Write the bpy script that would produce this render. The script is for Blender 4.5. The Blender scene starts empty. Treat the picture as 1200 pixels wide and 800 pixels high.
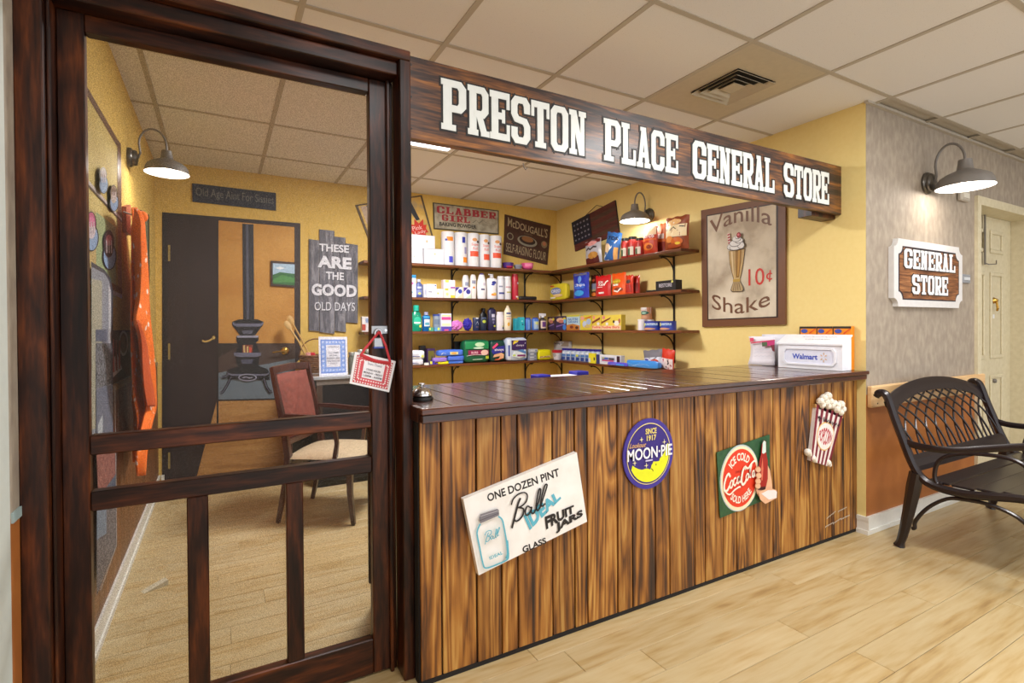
import bpy, bmesh, math, random
from mathutils import Vector, Matrix
from math import pi, sin, cos

random.seed(7)
C = bpy.context.scene.collection
S = bpy.context.scene

# ------------------------------------------------------------------ camera
CH = 1.2
FPX, YAW, PITCH, ROLL, CY = 610.4191, .5108, .0085, -.0067, 388.81
F = Vector((sin(YAW)*cos(PITCH), cos(YAW)*cos(PITCH), -sin(PITCH)))
R0 = Vector((cos(YAW), -sin(YAW), 0)); U0 = R0.cross(F)
RR = cos(ROLL)*R0 + sin(ROLL)*U0; UU = -sin(ROLL)*R0 + cos(ROLL)*U0
cam = bpy.data.cameras.new('camera'); co = bpy.data.objects.new('camera', cam); C.objects.link(co)
cam.sensor_width = 36; cam.lens = FPX/1200*36; cam.shift_y = (CY-400)/1200
cam.clip_start = .02
co.matrix_world = Matrix(((RR.x, UU.x, -F.x, 0), (RR.y, UU.y, -F.y, 0), (RR.z, UU.z, -F.z, CH), (0, 0, 0, 1)))
S.camera = co

# ------------------------------------------------------------------ world, exposure, large lights
w = bpy.data.worlds.new('world'); S.world = w; w.use_nodes = True
w.node_tree.nodes['Background'].inputs[0].default_value = (.95, .97, 1., 1)
w.node_tree.nodes['Background'].inputs[1].default_value = 1.7
S.view_settings.view_transform = 'Standard'; S.view_settings.look = 'None'
S.view_settings.exposure = 0.0; S.view_settings.gamma = 1; S.view_settings.use_curve_mapping = False
CEIL = 2.475
def area(name, x, y, z, sx, sy, power, col=(1, .985, .965)):
    l = bpy.data.lights.new(name, 'AREA'); l.shape = 'RECTANGLE'; l.size = sx; l.size_y = sy
    l.energy = power; l.color = col
    o = bpy.data.objects.new(name, l); o.location = (x, y, z); C.objects.link(o)
    return o
TX = lambda k: .294+.6*k                       # ceiling grid lines, across
TY = lambda j: 1.511+.6835*j                   # ceiling grid lines, in depth
HALL_TROFFERS = [(0, -2, 13), (3, -2, 36), (6, -3, 22)]      # grid cell and watts
STORE_TROFFERS = [(1, 2, 78)]

# ------------------------------------------------------------------ helpers: pixel of the photograph -> point on a known plane
def ray(x, y): return F + RR*((x-600)/FPX) - UU*((y-CY)/FPX)
O0 = Vector((0, 0, CH))
def onX(v, x, y): d = ray(x, y); return O0 + d*(v/d.x)
def onY(v, x, y): d = ray(x, y); return O0 + d*(v/d.y)
def onZ(v, x, y): d = ray(x, y); return O0 + d*((v-CH)/d.z)

def lin(h):
    if isinstance(h, str):
        h = h.lstrip('#'); c = [int(h[i:i+2], 16)/255 for i in (0, 2, 4)]
    else: c = list(h)
    return tuple((v/12.92 if v <= .04045 else ((v+.055)/1.055)**2.4) for v in c)+(1,)
MC = {}
def mat(col, rough=.55, metal=0., emit=0., coat=0., nz=.04, key=None, scale=30.):
    """plain paint / plastic / metal with a faint procedural mottling"""
    k = key or (col, rough, metal, emit, coat, nz)
    if k in MC: return MC[k]
    m = bpy.data.materials.new('paint'); m.use_nodes = True; nt = m.node_tree; b = nt.nodes['Principled BSDF']
    c = lin(col)
    b.inputs['Roughness'].default_value = rough; b.inputs['Metallic'].default_value = metal
    if coat: b.inputs['Coat Weight'].default_value = coat; b.inputs['Coat Roughness'].default_value = .12
    n = nt.nodes.new('ShaderNodeTexNoise'); n.inputs['Scale'].default_value = scale; n.inputs['Detail'].default_value = 3
    tc = nt.nodes.new('ShaderNodeTexCoord'); nt.links.new(tc.outputs['Object'], n.inputs['Vector'])
    mx = nt.nodes.new('ShaderNodeMix'); mx.data_type = 'RGBA'
    mx.inputs['A'].default_value = tuple(v*(1-nz*2) for v in c[:3])+(1,); mx.inputs['B'].default_value = tuple(min(1, v*(1+nz*2)) for v in c[:3])+(1,)
    nt.links.new(n.outputs['Fac'], mx.inputs['Factor']); nt.links.new(mx.outputs['Result'], b.inputs['Base Color'])
    if emit: b.inputs['Emission Color'].default_value = c; b.inputs['Emission Strength'].default_value = emit
    MC[k] = m; return m

def ramp(nt, stops):
    r = nt.nodes.new('ShaderNodeValToRGB'); e = r.color_ramp.elements
    e[0].position, e[0].color = stops[0][0], lin(stops[0][1])
    e[1].position, e[1].color = stops[-1][0], lin(stops[-1][1])
    for p, c in stops[1:-1]:
        n = e.new(p); n.color = lin(c)
    return r
def wood(name, stops, axis, stretch=14., scale=3., rough=.35, bump=.15, warp=1.2, coat=0., fine=.35, rings=0, rw=.4, detail=6, burn=0, lum=(.86, 1.12), spec=.5):
    """grain runs along axis (0,1,2); each object gets its own piece of the log"""
    m = bpy.data.materials.new(name); m.use_nodes = True; nt = m.node_tree; L = nt.links; b = nt.nodes['Principled BSDF']
    tc = nt.nodes.new('ShaderNodeTexCoord'); oi = nt.nodes.new('ShaderNodeObjectInfo')
    ad = nt.nodes.new('ShaderNodeVectorMath'); ad.operation = 'MULTIPLY_ADD'
    cb = nt.nodes.new('ShaderNodeCombineXYZ')
    for i in range(3): L.new(oi.outputs['Random'], cb.inputs[i])
    L.new(cb.outputs[0], ad.inputs[0]); ad.inputs[1].default_value = (37.1, 53.7, 71.3); L.new(tc.outputs['Object'], ad.inputs[2])
    mp = nt.nodes.new('ShaderNodeMapping'); sc = [scale]*3; sc[axis] = scale/stretch; mp.inputs['Scale'].default_value = sc
    L.new(ad.outputs[0], mp.inputs['Vector'])
    n1 = nt.nodes.new('ShaderNodeTexNoise'); n1.inputs['Scale'].default_value = 2.2; n1.inputs['Detail'].default_value = detail
    n1.inputs['Distortion'].default_value = warp; L.new(mp.outputs[0], n1.inputs['Vector'])
    n2 = nt.nodes.new('ShaderNodeTexNoise'); n2.inputs['Scale'].default_value = 14; n2.inputs['Detail'].default_value = 4; L.new(mp.outputs[0], n2.inputs['Vector'])
    mx = nt.nodes.new('ShaderNodeMix'); mx.inputs['Factor'].default_value = fine
    L.new(n1.outputs['Fac'], mx.inputs['A']); L.new(n2.outputs['Fac'], mx.inputs['B'])
    val = mx.outputs['Result']
    if rings:        # growth rings: contour lines of a smooth stretched field
        mr_ = nt.nodes.new('ShaderNodeMapping'); s2 = [scale*.9]*3; s2[axis] = scale*.9/(stretch*.7); mr_.inputs['Scale'].default_value = s2; L.new(ad.outputs[0], mr_.inputs['Vector'])
        n3 = nt.nodes.new('ShaderNodeTexNoise'); n3.inputs['Scale'].default_value = 1.0; n3.inputs['Detail'].default_value = 1.2; n3.inputs['Distortion'].default_value = .6; L.new(mr_.outputs[0], n3.inputs['Vector'])
        m1 = nt.nodes.new('ShaderNodeMath'); m1.operation = 'MULTIPLY'; m1.inputs[1].default_value = rings; L.new(n3.outputs['Fac'], m1.inputs[0])
        m2 = nt.nodes.new('ShaderNodeMath'); m2.operation = 'PINGPONG'; m2.inputs[1].default_value = .5; L.new(m1.outputs[0], m2.inputs[0])
        m3 = nt.nodes.new('ShaderNodeMath'); m3.operation = 'MULTIPLY_ADD'; m3.inputs[1].default_value = .9; m3.inputs[2].default_value = .28; L.new(m2.outputs[0], m3.inputs[0])
        x2 = nt.nodes.new('ShaderNodeMix'); x2.inputs['Factor'].default_value = rw; L.new(val, x2.inputs['A']); L.new(m3.outputs[0], x2.inputs['B']); val = x2.outputs['Result']
    if burn:         # scorched patches
        mb = nt.nodes.new('ShaderNodeMapping'); s3 = [1.]*3; s3[axis] = .26; mb.inputs['Scale'].default_value = s3; L.new(ad.outputs[0], mb.inputs['Vector'])
        n4 = nt.nodes.new('ShaderNodeTexNoise'); n4.inputs['Scale'].default_value = 9; n4.inputs['Detail'].default_value = 3; n4.inputs['Distortion'].default_value = .5; L.new(mb.outputs[0], n4.inputs['Vector'])
        r4 = nt.nodes.new('ShaderNodeMapRange'); r4.inputs['From Min'].default_value = .42; r4.inputs['From Max'].default_value = .62; r4.inputs['To Min'].default_value = burn*.35; r4.inputs['To Max'].default_value = -burn; L.new(n4.outputs['Fac'], r4.inputs['Value'])
        m5 = nt.nodes.new('ShaderNodeMath'); L.new(val, m5.inputs[0]); L.new(r4.outputs['Result'], m5.inputs[1]); val = m5.outputs[0]
    r = ramp(nt, stops); L.new(val, r.inputs['Fac'])
    hs = nt.nodes.new('ShaderNodeHueSaturation'); L.new(r.outputs['Color'], hs.inputs['Color'])
    mr = nt.nodes.new('ShaderNodeMapRange'); mr.inputs['To Min'].default_value = lum[0]; mr.inputs['To Max'].default_value = lum[1]
    L.new(oi.outputs['Random'], mr.inputs['Value']); L.new(mr.outputs['Result'], hs.inputs['Value'])
    L.new(hs.outputs['Color'], b.inputs['Base Color'])
    b.inputs['Roughness'].default_value = rough; b.inputs['Specular IOR Level'].default_value = spec
    if coat: b.inputs['Coat Weight'].default_value = coat; b.inputs['Coat Roughness'].default_value = .15
    bp = nt.nodes.new('ShaderNodeBump'); bp.inputs['Strength'].default_value = bump; bp.inputs['Distance'].default_value = .002
    L.new(mx.outputs['Result'], bp.inputs['Height']); L.new(bp.outputs[0], b.inputs['Normal'])
    return m
def speck(name, c0, c1, scale, rough=.85, bump=.3, c2=None, stretch=(1, 1, 1), dist=.001, lo=.35, hi=.65):
    m = bpy.data.materials.new(name); m.use_nodes = True; nt = m.node_tree; L = nt.links; b = nt.nodes['Principled BSDF']
    tc = nt.nodes.new('ShaderNodeTexCoord'); mp = nt.nodes.new('ShaderNodeMapping'); mp.inputs['Scale'].default_value = stretch
    L.new(tc.outputs['Object'], mp.inputs['Vector'])
    n = nt.nodes.new('ShaderNodeTexNoise'); n.inputs['Scale'].default_value = scale; n.inputs['Detail'].default_value = 5; L.new(mp.outputs[0], n.inputs['Vector'])
    st = [(lo, c0), (hi, c1)] if c2 is None else [(lo, c0), ((lo+hi)/2, c1), (hi, c2)]
    r = ramp(nt, st); L.new(n.outputs['Fac'], r.inputs['Fac']); L.new(r.outputs['Color'], b.inputs['Base Color'])
    bp = nt.nodes.new('ShaderNodeBump'); bp.inputs['Strength'].default_value = bump; bp.inputs['Distance'].default_value = dist
    L.new(n.outputs['Fac'], bp.inputs['Height']); L.new(bp.outputs[0], b.inputs['Normal'])
    b.inputs['Roughness'].default_value = rough
    return m

# ------------------------------------------------------------------ mesh builder
class B:
    def __init__(s): s.v = []; s.f = []; s.m = []; s.mats = []
    def mi(s, m):
        if m not in s.mats: s.mats.append(m)
        return s.mats.index(m)
    def add(s, vs, fs, m):
        k = len(s.v); s.v += [Vector(p) for p in vs]; i = s.mi(m)
        for f in fs: s.f.append([k+j for j in f]); s.m.append(i)
        return s
    def box(s, lo, hi, m, bev=0):
        x0, y0, z0 = lo; x1, y1, z1 = hi
        if bev:
            b = bev; vs = []; fs = []
            bm = bmesh.new(); bmesh.ops.create_cube(bm, size=1)
            for v in bm.verts: v.co = Vector(((x0+x1)/2+v.co.x*(x1-x0), (y0+y1)/2+v.co.y*(y1-y0), (z0+z1)/2+v.co.z*(z1-z0)))
            bmesh.ops.bevel(bm, geom=list(bm.edges), offset=b, segments=1, affect='EDGES')
            bm.verts.index_update()
            vs = [v.co.copy() for v in bm.verts]; fs = [[v.index for v in f.verts] for f in bm.faces]; bm.free()
            return s.add(vs, fs, m)
        vs = [(x0, y0, z0), (x1, y0, z0), (x1, y1, z0), (x0, y1, z0), (x0, y0, z1), (x1, y0, z1), (x1, y1, z1), (x0, y1, z1)]
        return s.add(vs, [(0, 3, 2, 1), (4, 5, 6, 7), (0, 1, 5, 4), (1, 2, 6, 5), (2, 3, 7, 6), (3, 0, 4, 7)], m)
    def poly(s, pts, m): return s.add(pts, [list(range(len(pts)))], m)
    def prism(s, pts, vec, m):
        n = len(pts); vec = Vector(vec); a = [Vector(p) for p in pts]; b = [p+vec for p in a]
        fs = [list(range(n))[::-1], list(range(n, 2*n))]+[(i, (i+1) % n, n+(i+1) % n, n+i) for i in range(n)]
        return s.add(a+b, fs, m)
    def lathe(s, prof, m, c=(0, 0, 0), n=20, sx=1, sy=1, ax=2, cap=True):
        c = Vector(c); vs = []; fs = []
        for r, z in prof:
            for i in range(n):
                a = 2*pi*i/n; x, y = r*cos(a)*sx, r*sin(a)*sy
                p = (x, y, z) if ax == 2 else ((z, x, y) if ax == 0 else (x, z, y))
                vs.append(c+Vector(p))
        for j in range(len(prof)-1):
            for i in range(n):
                k = (i+1) % n; fs.append((j*n+i, j*n+k, (j+1)*n+k, (j+1)*n+i))
        if cap: fs.append(list(range(n))[::-1]); fs.append([(len(prof)-1)*n+i for i in range(n)])
        return s.add(vs, fs, m)
    def tube(s, path, r, m, n=8, flat=None, up=(0, 0, 1)):
        """swept tube; r may be a list; flat=(a,b) gives an elliptical / strap section (a across up-normal, b along)"""
        P = [Vector(p) for p in path]; vs = []; fs = []; N = len(P); pu = None
        for i, p in enumerate(P):
            t = (P[min(i+1, N-1)]-P[max(i-1, 0)]).normalized()
            u = Vector(up) if pu is None else pu
            u = (u-t*u.dot(t))
            if u.length < 1e-4: u = Vector((1, 0, 0))-t*t.x
            u.normalize(); pu = u; v = t.cross(u)
            rr = r[i] if isinstance(r, (list, tuple)) else r
            for j in range(n):
                a = 2*pi*j/n+pi/n; fa, fb = flat if flat else (1, 1)
                vs.append(p+v*(cos(a)*rr*fa)+u*(sin(a)*rr*fb))
        for i in range(N-1):
            for j in range(n):
                k = (j+1) % n; fs.append((i*n+j, i*n+k, (i+1)*n+k, (i+1)*n+j))
        fs.append(list(range(n))[::-1]); fs.append([(N-1)*n+j for j in range(n)])
        return s.add(vs, fs, m)
    def ball(s, c, r, m, n=10, sz=1.):
        prof = [(max(r*sin(pi*i/(n//2+1)), .0003), -r*sz*cos(pi*i/(n//2+1))) for i in range(n//2+2)]
        return s.lathe(prof, m, c, n)
    def build(s, name, parent=None, smooth=False, world=False, bevel=0, inv=None):
        me = bpy.data.meshes.new(name)
        if world and parent is not None:
            M = root_mat(parent).inverted(); vs = [M @ v for v in s.v]
        else: vs = s.v
        me.from_pydata([tuple(v) for v in vs], [], s.f)
        for m in s.mats: me.materials.append(m)
        me.polygons.foreach_set('material_index', s.m)
        me.update()
        if smooth:
            me.polygons.foreach_set('use_smooth', [True]*len(me.polygons))
            me.set_sharp_from_angle(angle=math.radians(38))
        o = bpy.data.objects.new(name, me); C.objects.link(o)
        if parent is not None: o.parent = parent
        if bevel:
            md = o.modifiers.new('bevel', 'BEVEL'); md.width = bevel; md.segments = 2; md.limit_method = 'ANGLE'
        return o
def root_mat(o):
    M = Matrix.LocRotScale(o.location, o.rotation_euler, o.scale)
    return root_mat(o.parent) @ M if o.parent else M
def tag(o, label, cat=None, group=None):
    o['label'] = label
    if cat: o['category'] = cat
    if group: o['group'] = group
    return o
def thing(name, label, cat, loc=(0, 0, 0), rz=0, group=None, rx=0, ry=0):
    o = bpy.data.objects.new(name, None); C.objects.link(o); o.location = loc; o.rotation_euler = (rx, ry, rz); o.empty_display_size = .05
    return tag(o, label, cat, group)
def struct(name, b, label=None, smooth=False):
    o = b.build(name, smooth=smooth) if isinstance(b, B) else b
    o['kind'] = 'structure'
    if label: o['label'] = label
    return o
def sroot(name, label=None):
    o = bpy.data.objects.new(name, None); C.objects.link(o); o['kind'] = 'structure'
    if label: o['label'] = label
    return o

# ------------------------------------------------------------------ lettering
TXC = {}
def text_geo(s, bold=0.):
    """triangulated outline of a string in the built-in face, scaled to the unit box"""
    k = (s, bold)
    if k in TXC: return TXC[k]
    cu = bpy.data.curves.new('t', 'FONT'); cu.body = s; cu.size = 1; cu.offset = bold; cu.resolution_u = 3; cu.space_line = .95; cu.align_x = 'CENTER'
    o = bpy.data.objects.new('t', cu); me = bpy.data.meshes.new_from_object(o)
    vs = [(v.co.x, v.co.y) for v in me.vertices]; fs = [list(p.vertices) for p in me.polygons]
    bpy.data.objects.remove(o); bpy.data.meshes.remove(me); bpy.data.curves.remove(cu)
    x0 = min(v[0] for v in vs); x1 = max(v[0] for v in vs); y0 = min(v[1] for v in vs); y1 = max(v[1] for v in vs)
    vs = [((a-x0)/(x1-x0), (b-y0)/(y1-y0)) for a, b in vs]
    TXC[k] = (vs, fs); return TXC[k]

class Art:
    """flat print laid on a surface: sur(u, v, h) gives the 3-D point h above the surface"""
    def __init__(s, sur, b=None, step=.0006, h0=.0006): s.sur = sur; s.b = b or B(); s.h = h0; s.step = step; s.rings = 1
    def lay(s): s.h += s.step; return s
    def poly(s, pts, col, sub=False):
        m = col if not isinstance(col, (str, tuple)) else mat(col, .5)
        s.b.poly([s.sur(u, v, s.h) for u, v in pts], m); s.lay(); return s
    def rect(s, u0, v0, u1, v1, col, n=1):
        m = col if not isinstance(col, (str, tuple)) else mat(col, .5)
        vs = []; fs = []
        for j in range(n+1):
            for i in range(n+1): vs.append(s.sur(u0+(u1-u0)*i/n, v0+(v1-v0)*j/n, s.h))
        for j in range(n):
            for i in range(n): k = j*(n+1)+i; fs.append((k, k+1, k+n+2, k+n+1))
        s.b.add(vs, fs, m); s.lay(); return s
    def disc(s, cu, cv, ru, rv, col, n=24, a0=0, a1=2*pi):
        m = col if not isinstance(col, (str, tuple)) else mat(col, .5)
        pts = [s.sur(cu+ru*cos(a0+(a1-a0)*i/n), cv+rv*sin(a0+(a1-a0)*i/n), s.h) for i in range(n+(0 if a1-a0 > 6.28 else 1))]
        if s.rings > 1 and a1-a0 > 6.28:
            vs = [s.sur(cu, cv, s.h)]; fs = []; R_ = s.rings
            for q in range(1, R_+1): vs += [s.sur(cu+ru*q/R_*cos(2*pi*i/n), cv+rv*q/R_*sin(2*pi*i/n), s.h) for i in range(n)]
            for i in range(n):
                k = (i+1) % n; fs.append((0, 1+i, 1+k))
                for q in range(1, R_): fs.append((1+(q-1)*n+i, 1+q*n+i, 1+q*n+k, 1+(q-1)*n+k))
            s.b.add(vs, fs, m); s.lay(); return s
        s.b.add([s.sur(cu, cv, s.h)]+pts, [(0, i+1, (i+1) % len(pts)+1) for i in range(len(pts) if a1-a0 > 6.28 else len(pts)-1)], m)
        s.lay(); return s
    def text(s, t, u0, v0, u1, v1, col, bold=0., arc=0., shear=0., warp=None):
        m = col if not isinstance(col, (str, tuple)) else mat(col, .5)
        vs, fs = text_geo(t, bold); out = []
        for a, b in vs:
            u = u0+(u1-u0)*a+shear*b; v = v0+(v1-v0)*b+arc*(1-(2*a-1)**2)
            if warp: u, v = warp(a, b)
            out.append(s.sur(u, v, s.h))
        s.b.add(out, fs, m); s.lay(); return s
    def slab(s, word, f, col, gap=.12):
        m = mat(col, .5); n = len(word); unit = 1/(n+gap*(n-1)); x = 0.; h = s.h
        for c in word:
            for p in SLAB[c]: h += .00003; s.b.poly([s.sur(*f(x+u*unit, v), h) for u, v in p], m)
            x += unit*(1+gap)
        s.lay(); return s
    def stroke(s, pts, wd, col, asp=1.):
        """ribbon along pts (u, v); wd number or list; asp = v-units per u-unit for equal length"""
        m = col if not isinstance(col, (str, tuple)) else mat(col, .5)
        n = len(pts); L = []; Rr = []
        for i in range(n):
            a = pts[max(i-1, 0)]; c = pts[min(i+1, n-1)]; dx = (c[0]-a[0]); dy = (c[1]-a[1])/asp; d = math.hypot(dx, dy) or 1
            w_ = (wd[i] if isinstance(wd, (list, tuple)) else wd)/2
            nx, ny = -dy/d*w_, dx/d*w_*asp
            L.append(s.sur(pts[i][0]+nx, pts[i][1]+ny, s.h)); Rr.append(s.sur(pts[i][0]-nx, pts[i][1]-ny, s.h))
        s.b.add(L+Rr, [(i, n+i, n+i+1, i+1) for i in range(n-1)], m); s.lay(); return s
def smoothp(pts, n=6):
    """Catmull-Rom through pts"""
    out = []; P = [pts[0]]+list(pts)+[pts[-1]]
    for i in range(1, len(P)-2):
        for k in range(n):
            t = k/n; a, b, c, d = P[i-1], P[i], P[i+1], P[i+2]
            out.append(tuple(.5*((2*b[q])+(-a[q]+c[q])*t+(2*a[q]-5*b[q]+4*c[q]-d[q])*t*t+(-a[q]+3*b[q]-3*c[q]+d[q])*t**3) for q in range(len(b))))
    out.append(tuple(pts[-1])); return out
def planeY(Y, s=-1): return lambda x, y, h: onY(Y, x, y)+Vector((0, s*h, 0))      # print on a wall across the view, by photo pixel
def planeX(X, s): return lambda x, y, h: onX(X, x, y)+Vector((s*h, 0, 0))

# slab-serif capitals, one polygon list per letter, unit box
def ring(o, i): return [[o[k], o[k+1], i[k+1], i[k]] for k in range(len(o)-1)]
def rc(a, b, c, d): return [(a, b), (c, b), (c, d), (a, d)]
_o = [(1, .36), (1, .13), (.8, 0), (.2, 0), (0, .13), (0, .87), (.2, 1), (.8, 1), (1, .87), (1, .64)]
_i = [(.67, .36), (.67, .2), (.61, .14), (.39, .14), (.33, .2), (.33, .8), (.39, .86), (.61, .86), (.67, .8), (.67, .64)]
_pb = ring([(.3, 1), (.8, 1), (1, .88), (1, .49), (.8, .37), (.3, .37)], [(.3, .86), (.64, .86), (.7, .81), (.7, .56), (.64, .51), (.3, .51)])
SLAB = {
 'E': [rc(.08, 0, .42, 1), rc(0, .86, 1, 1), rc(0, 0, 1, .14), rc(.3, .43, .66, .57), rc(.84, .66, 1, 1), rc(.84, 0, 1, .34), rc(.6, .36, .76, .64)],
 'L': [rc(.1, 0, .44, 1), rc(0, .88, .56, 1), rc(0, 0, 1, .14), rc(.82, 0, 1, .38)],
 'T': [rc(.33, 0, .67, 1), rc(0, .86, 1, 1), rc(0, .66, .16, 1), rc(.84, .66, 1, 1), rc(.2, 0, .8, .12)],
 'P': [rc(.08, 0, .42, 1), rc(0, .88, .4, 1), rc(0, 0, .58, .12)]+_pb,
 'R': [rc(.08, 0, .42, 1), rc(0, .88, .4, 1), rc(0, 0, .5, .12)]+_pb+[[(.38, .44), (.68, .44), (.98, 0), (.66, 0)], rc(.62, 0, 1.04, .12)],
 'O': ring(_o+_o[:1], _i+_i[:1]),
 'C': ring(_o, _i),
 'G': ring([(1, .5)]+_o[1:], [(.67, .5)]+_i[1:])+[rc(.5, .4, 1, .52)],
 'S': ring([(1, .66), (1, .87), (.8, 1), (.2, 1), (0, .87), (0, .6), (.18, .45), (.6, .42), (.67, .36), (.67, .2), (.61, .14), (.39, .14), (.33, .2), (.33, .34)],
           [(.68, .66), (.67, .8), (.61, .86), (.39, .86), (.33, .8), (.33, .64), (.4, .58), (.82, .55), (1, .4), (1, .13), (.8, 0), (.2, 0), (0, .13), (0, .34)]),
 'N': [rc(.1, 0, .34, 1), rc(.66, 0, .9, 1), [(.1, 1), (.42, 1), (.9, 0), (.58, 0)], rc(0, .88, .42, 1), rc(0, 0, .44, .12), rc(.56, .88, 1, 1)],
 'A': [[(.08, 0), (.36, 0), (.6, 1), (.36, 1)], [(.64, 0), (.94, 0), (.66, 1), (.4, 1)], rc(.25, .25, .75, .38), rc(0, 0, .44, .12), rc(.56, 0, 1, .12), rc(.26, .9, .68, 1)]}
SLAB['I'] = [rc(.28, 0, .72, 1), rc(0, .88, 1, 1), rc(0, 0, 1, .12)]
SLAB['D'] = [rc(.08, 0, .42, 1), rc(0, .88, .4, 1), rc(0, 0, .4, .12)]+ring([(.3, 1), (.78, 1), (1, .85), (1, .15), (.78, 0), (.3, 0)], [(.3, .86), (.6, .86), (.68, .8), (.68, .2), (.6, .14), (.3, .14)])
SLAB['B'] = [rc(.08, 0, .42, 1), rc(0, .88, .4, 1), rc(0, 0, .4, .12)]+ring([(.3, 1), (.76, 1), (.94, .9), (.94, .6), (.8, .5), (.3, .5)], [(.3, .87), (.56, .87), (.62, .82), (.62, .68), (.56, .62), (.3, .62)])+ring([(.3, .56), (.8, .56), (1, .46), (1, .12), (.8, 0), (.3, 0)], [(.3, .43), (.62, .43), (.68, .38), (.68, .2), (.62, .13), (.3, .13)])
def grow(p, e):
    n = len(p); A = sum(p[i][0]*p[(i+1) % n][1]-p[(i+1) % n][0]*p[i][1] for i in range(n)); s = 1 if A > 0 else -1; out = []
    for i in range(n):
        a, b, c = p[i-1], p[i], p[(i+1) % n]
        def nr(u, v): dx, dy = v[0]-u[0], v[1]-u[1]; d = math.hypot(dx, dy) or 1; return (s*dy/d, -s*dx/d)
        n1, n2 = nr(a, b), nr(b, c); k = 1+n1[0]*n2[0]+n1[1]*n2[1]; k = max(k, .5)
        out.append((b[0]+e*(n1[0]+n2[0])/k, b[1]+e*(n1[1]+n2[1])/k))
    return out
def slab(word, x0, x1, z0, z1, Y, parent, mw, mk, e, gap=.12, thick=.003, name='letter', first=1.):
    """white slab letters with a dark outline on the plane Y (facing -Y), each letter one part"""
    wts = [(1.15 if (c in 'PGS' and i == 0) else 1.) for i, c in enumerate(word)]; n = len(word)
    tot = sum(wts)+gap*(n-1); unit = (x1-x0)/tot; x = x0
    for i, c in enumerate(word):
        wd = unit*wts[i]; h = (z1-z0)*(first if i == 0 else 1); b = B(); kk = 0.
        for p in SLAB[c]:
            q = [(x+u*wd, z0+v*h) for u, v in p]
            kk += .00008; b.prism([(a, Y, z) for a, z in grow(q, e)], (0, -thick*.4-kk, 0), mk)
        for p in SLAB[c]:
            q = [(x+u*wd, z0+v*h) for u, v in p]
            kk += .00008; b.prism([(a, Y-thick*.2, z) for a, z in q], (0, -thick*.7-kk, 0), mw)
        b.build(name, parent, world=True); x += wd+unit*gap

# ------------------------------------------------------------------ materials of the place
M_floor = wood('oak floor', [(.30, '#a08152'), (.42, '#bb9f6c'), (.52, '#c6b083'), (.66, '#cdbb92')], 0, stretch=10, scale=4.2, rough=.34, bump=.04, warp=.8, fine=.5, rings=13, rw=.2, lum=(.95, 1.05))
M_dark = wood('dark stained wood', [(.32, '#0e0604'), (.45, '#241009'), (.55, '#43200f'), (.68, '#6a3515')], 2, stretch=9, scale=9, rough=.36, bump=.12, warp=1.0, coat=.05, spec=.3, rings=6, rw=.25)
M_darkx = wood('dark stained wood along', [(.32, '#0e0604'), (.45, '#241009'), (.55, '#43200f'), (.68, '#6a3515')], 0, stretch=9, scale=9, rough=.36, bump=.12, warp=1.0, coat=.05, spec=.3, rings=6, rw=.25)
M_top = wood('counter top boards', [(.28, '#1d0d0a'), (.5, '#3d1d14'), (.7, '#5c2f1c')], 1, stretch=10, scale=9, rough=.2, bump=.1, warp=.8, coat=.5)
M_fascia = wood('counter top edge', [(.28, '#1a0c08'), (.46, '#3c1c0f'), (.62, '#5d2d15'), (.75, '#773f1c')], 0, stretch=12, scale=9, rough=.25, bump=.12, warp=1, coat=.4)
M_burnt = wood('burnt pine', [(.28, '#241a17'), (.37, '#513018'), (.45, '#815020'), (.54, '#a26c2e'), (.67, '#c2954f')], 2, stretch=22, scale=10, rough=.42, bump=.12, warp=1.0, fine=.45, rings=9, rw=.42, burn=.10, lum=(.9, 1.15))
M_sign = wood('sign board', [(.36, '#17100d'), (.46, '#38221a'), (.55, '#6c4222'), (.68, '#b0702c')], 0, stretch=12, scale=9, rough=.4, bump=.2, warp=1.4, coat=.12, fine=.45, rings=7, rw=.25)
M_sign2 = wood('small sign board', [(.34, '#4a2c1c'), (.47, '#7a4c2e'), (.56, '#a06a40'), (.68, '#c08a58')], 0, stretch=14, scale=13, rough=.4, bump=.2, warp=1.6, fine=.45)
M_shelf = wood('shelf board', [(.3, '#40200f'), (.5, '#67371b'), (.7, '#845026')], 0, stretch=12, scale=6, rough=.4, bump=.1)
M_shelfy = wood('shelf board y', [(.3, '#40200f'), (.5, '#67371b'), (.7, '#845026')], 1, stretch=12, scale=6, rough=.4, bump=.1)
M_oak = wood('pale rail', [(.3, '#c89a66'), (.5, '#dcb684'), (.7, '#e8c89a')], 0, stretch=12, scale=4, rough=.4, bump=.05)
M_wains = wood('brown wainscot', [(.3, '#4a2c1a'), (.5, '#7a4c28'), (.7, '#946234')], 2, stretch=12, scale=7, rough=.4, bump=.1)
M_chair = wood('mahogany', [(.3, '#2a120e'), (.5, '#43201a'), (.7, '#5a2e24')], 2, stretch=9, scale=9, rough=.3, bump=.06, coat=.3)
M_yel = speck('yellow wall paint', '#e5ce87', '#e7d18b', 40, .75, .05)
M_yel_dim = speck('dim lit yellow wall paint', '#d6b25a', '#dbb965', 40, .8, .05, stretch=(2, 2, .6))  # same paint as M_yel, with warm low light put into a deeper colour
M_grey = speck('grey wallcovering', '#95887a', '#9f9282', 26, .75, .12, stretch=(1, 1, .5), c2='#aa9d8c')
M_rust = speck('rust wallcovering', '#a3602a', '#b06c30', 6, .55, .12)
M_tile = speck('ceiling tile', '#a8a4a0', '#dedcda', 170, .95, .6, c2='#e3e1df', dist=.0006, lo=.28, hi=.40)
M_bar = mat('#b4ab9c', .6)
M_white = mat('#e6e4dc', .4); M_whitegl = mat('#eef0f2', .3, coat=.3)
M_cream = speck('cream door paint', '#cfc4a4', '#d8ceb0', 30, .45, .06)
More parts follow.
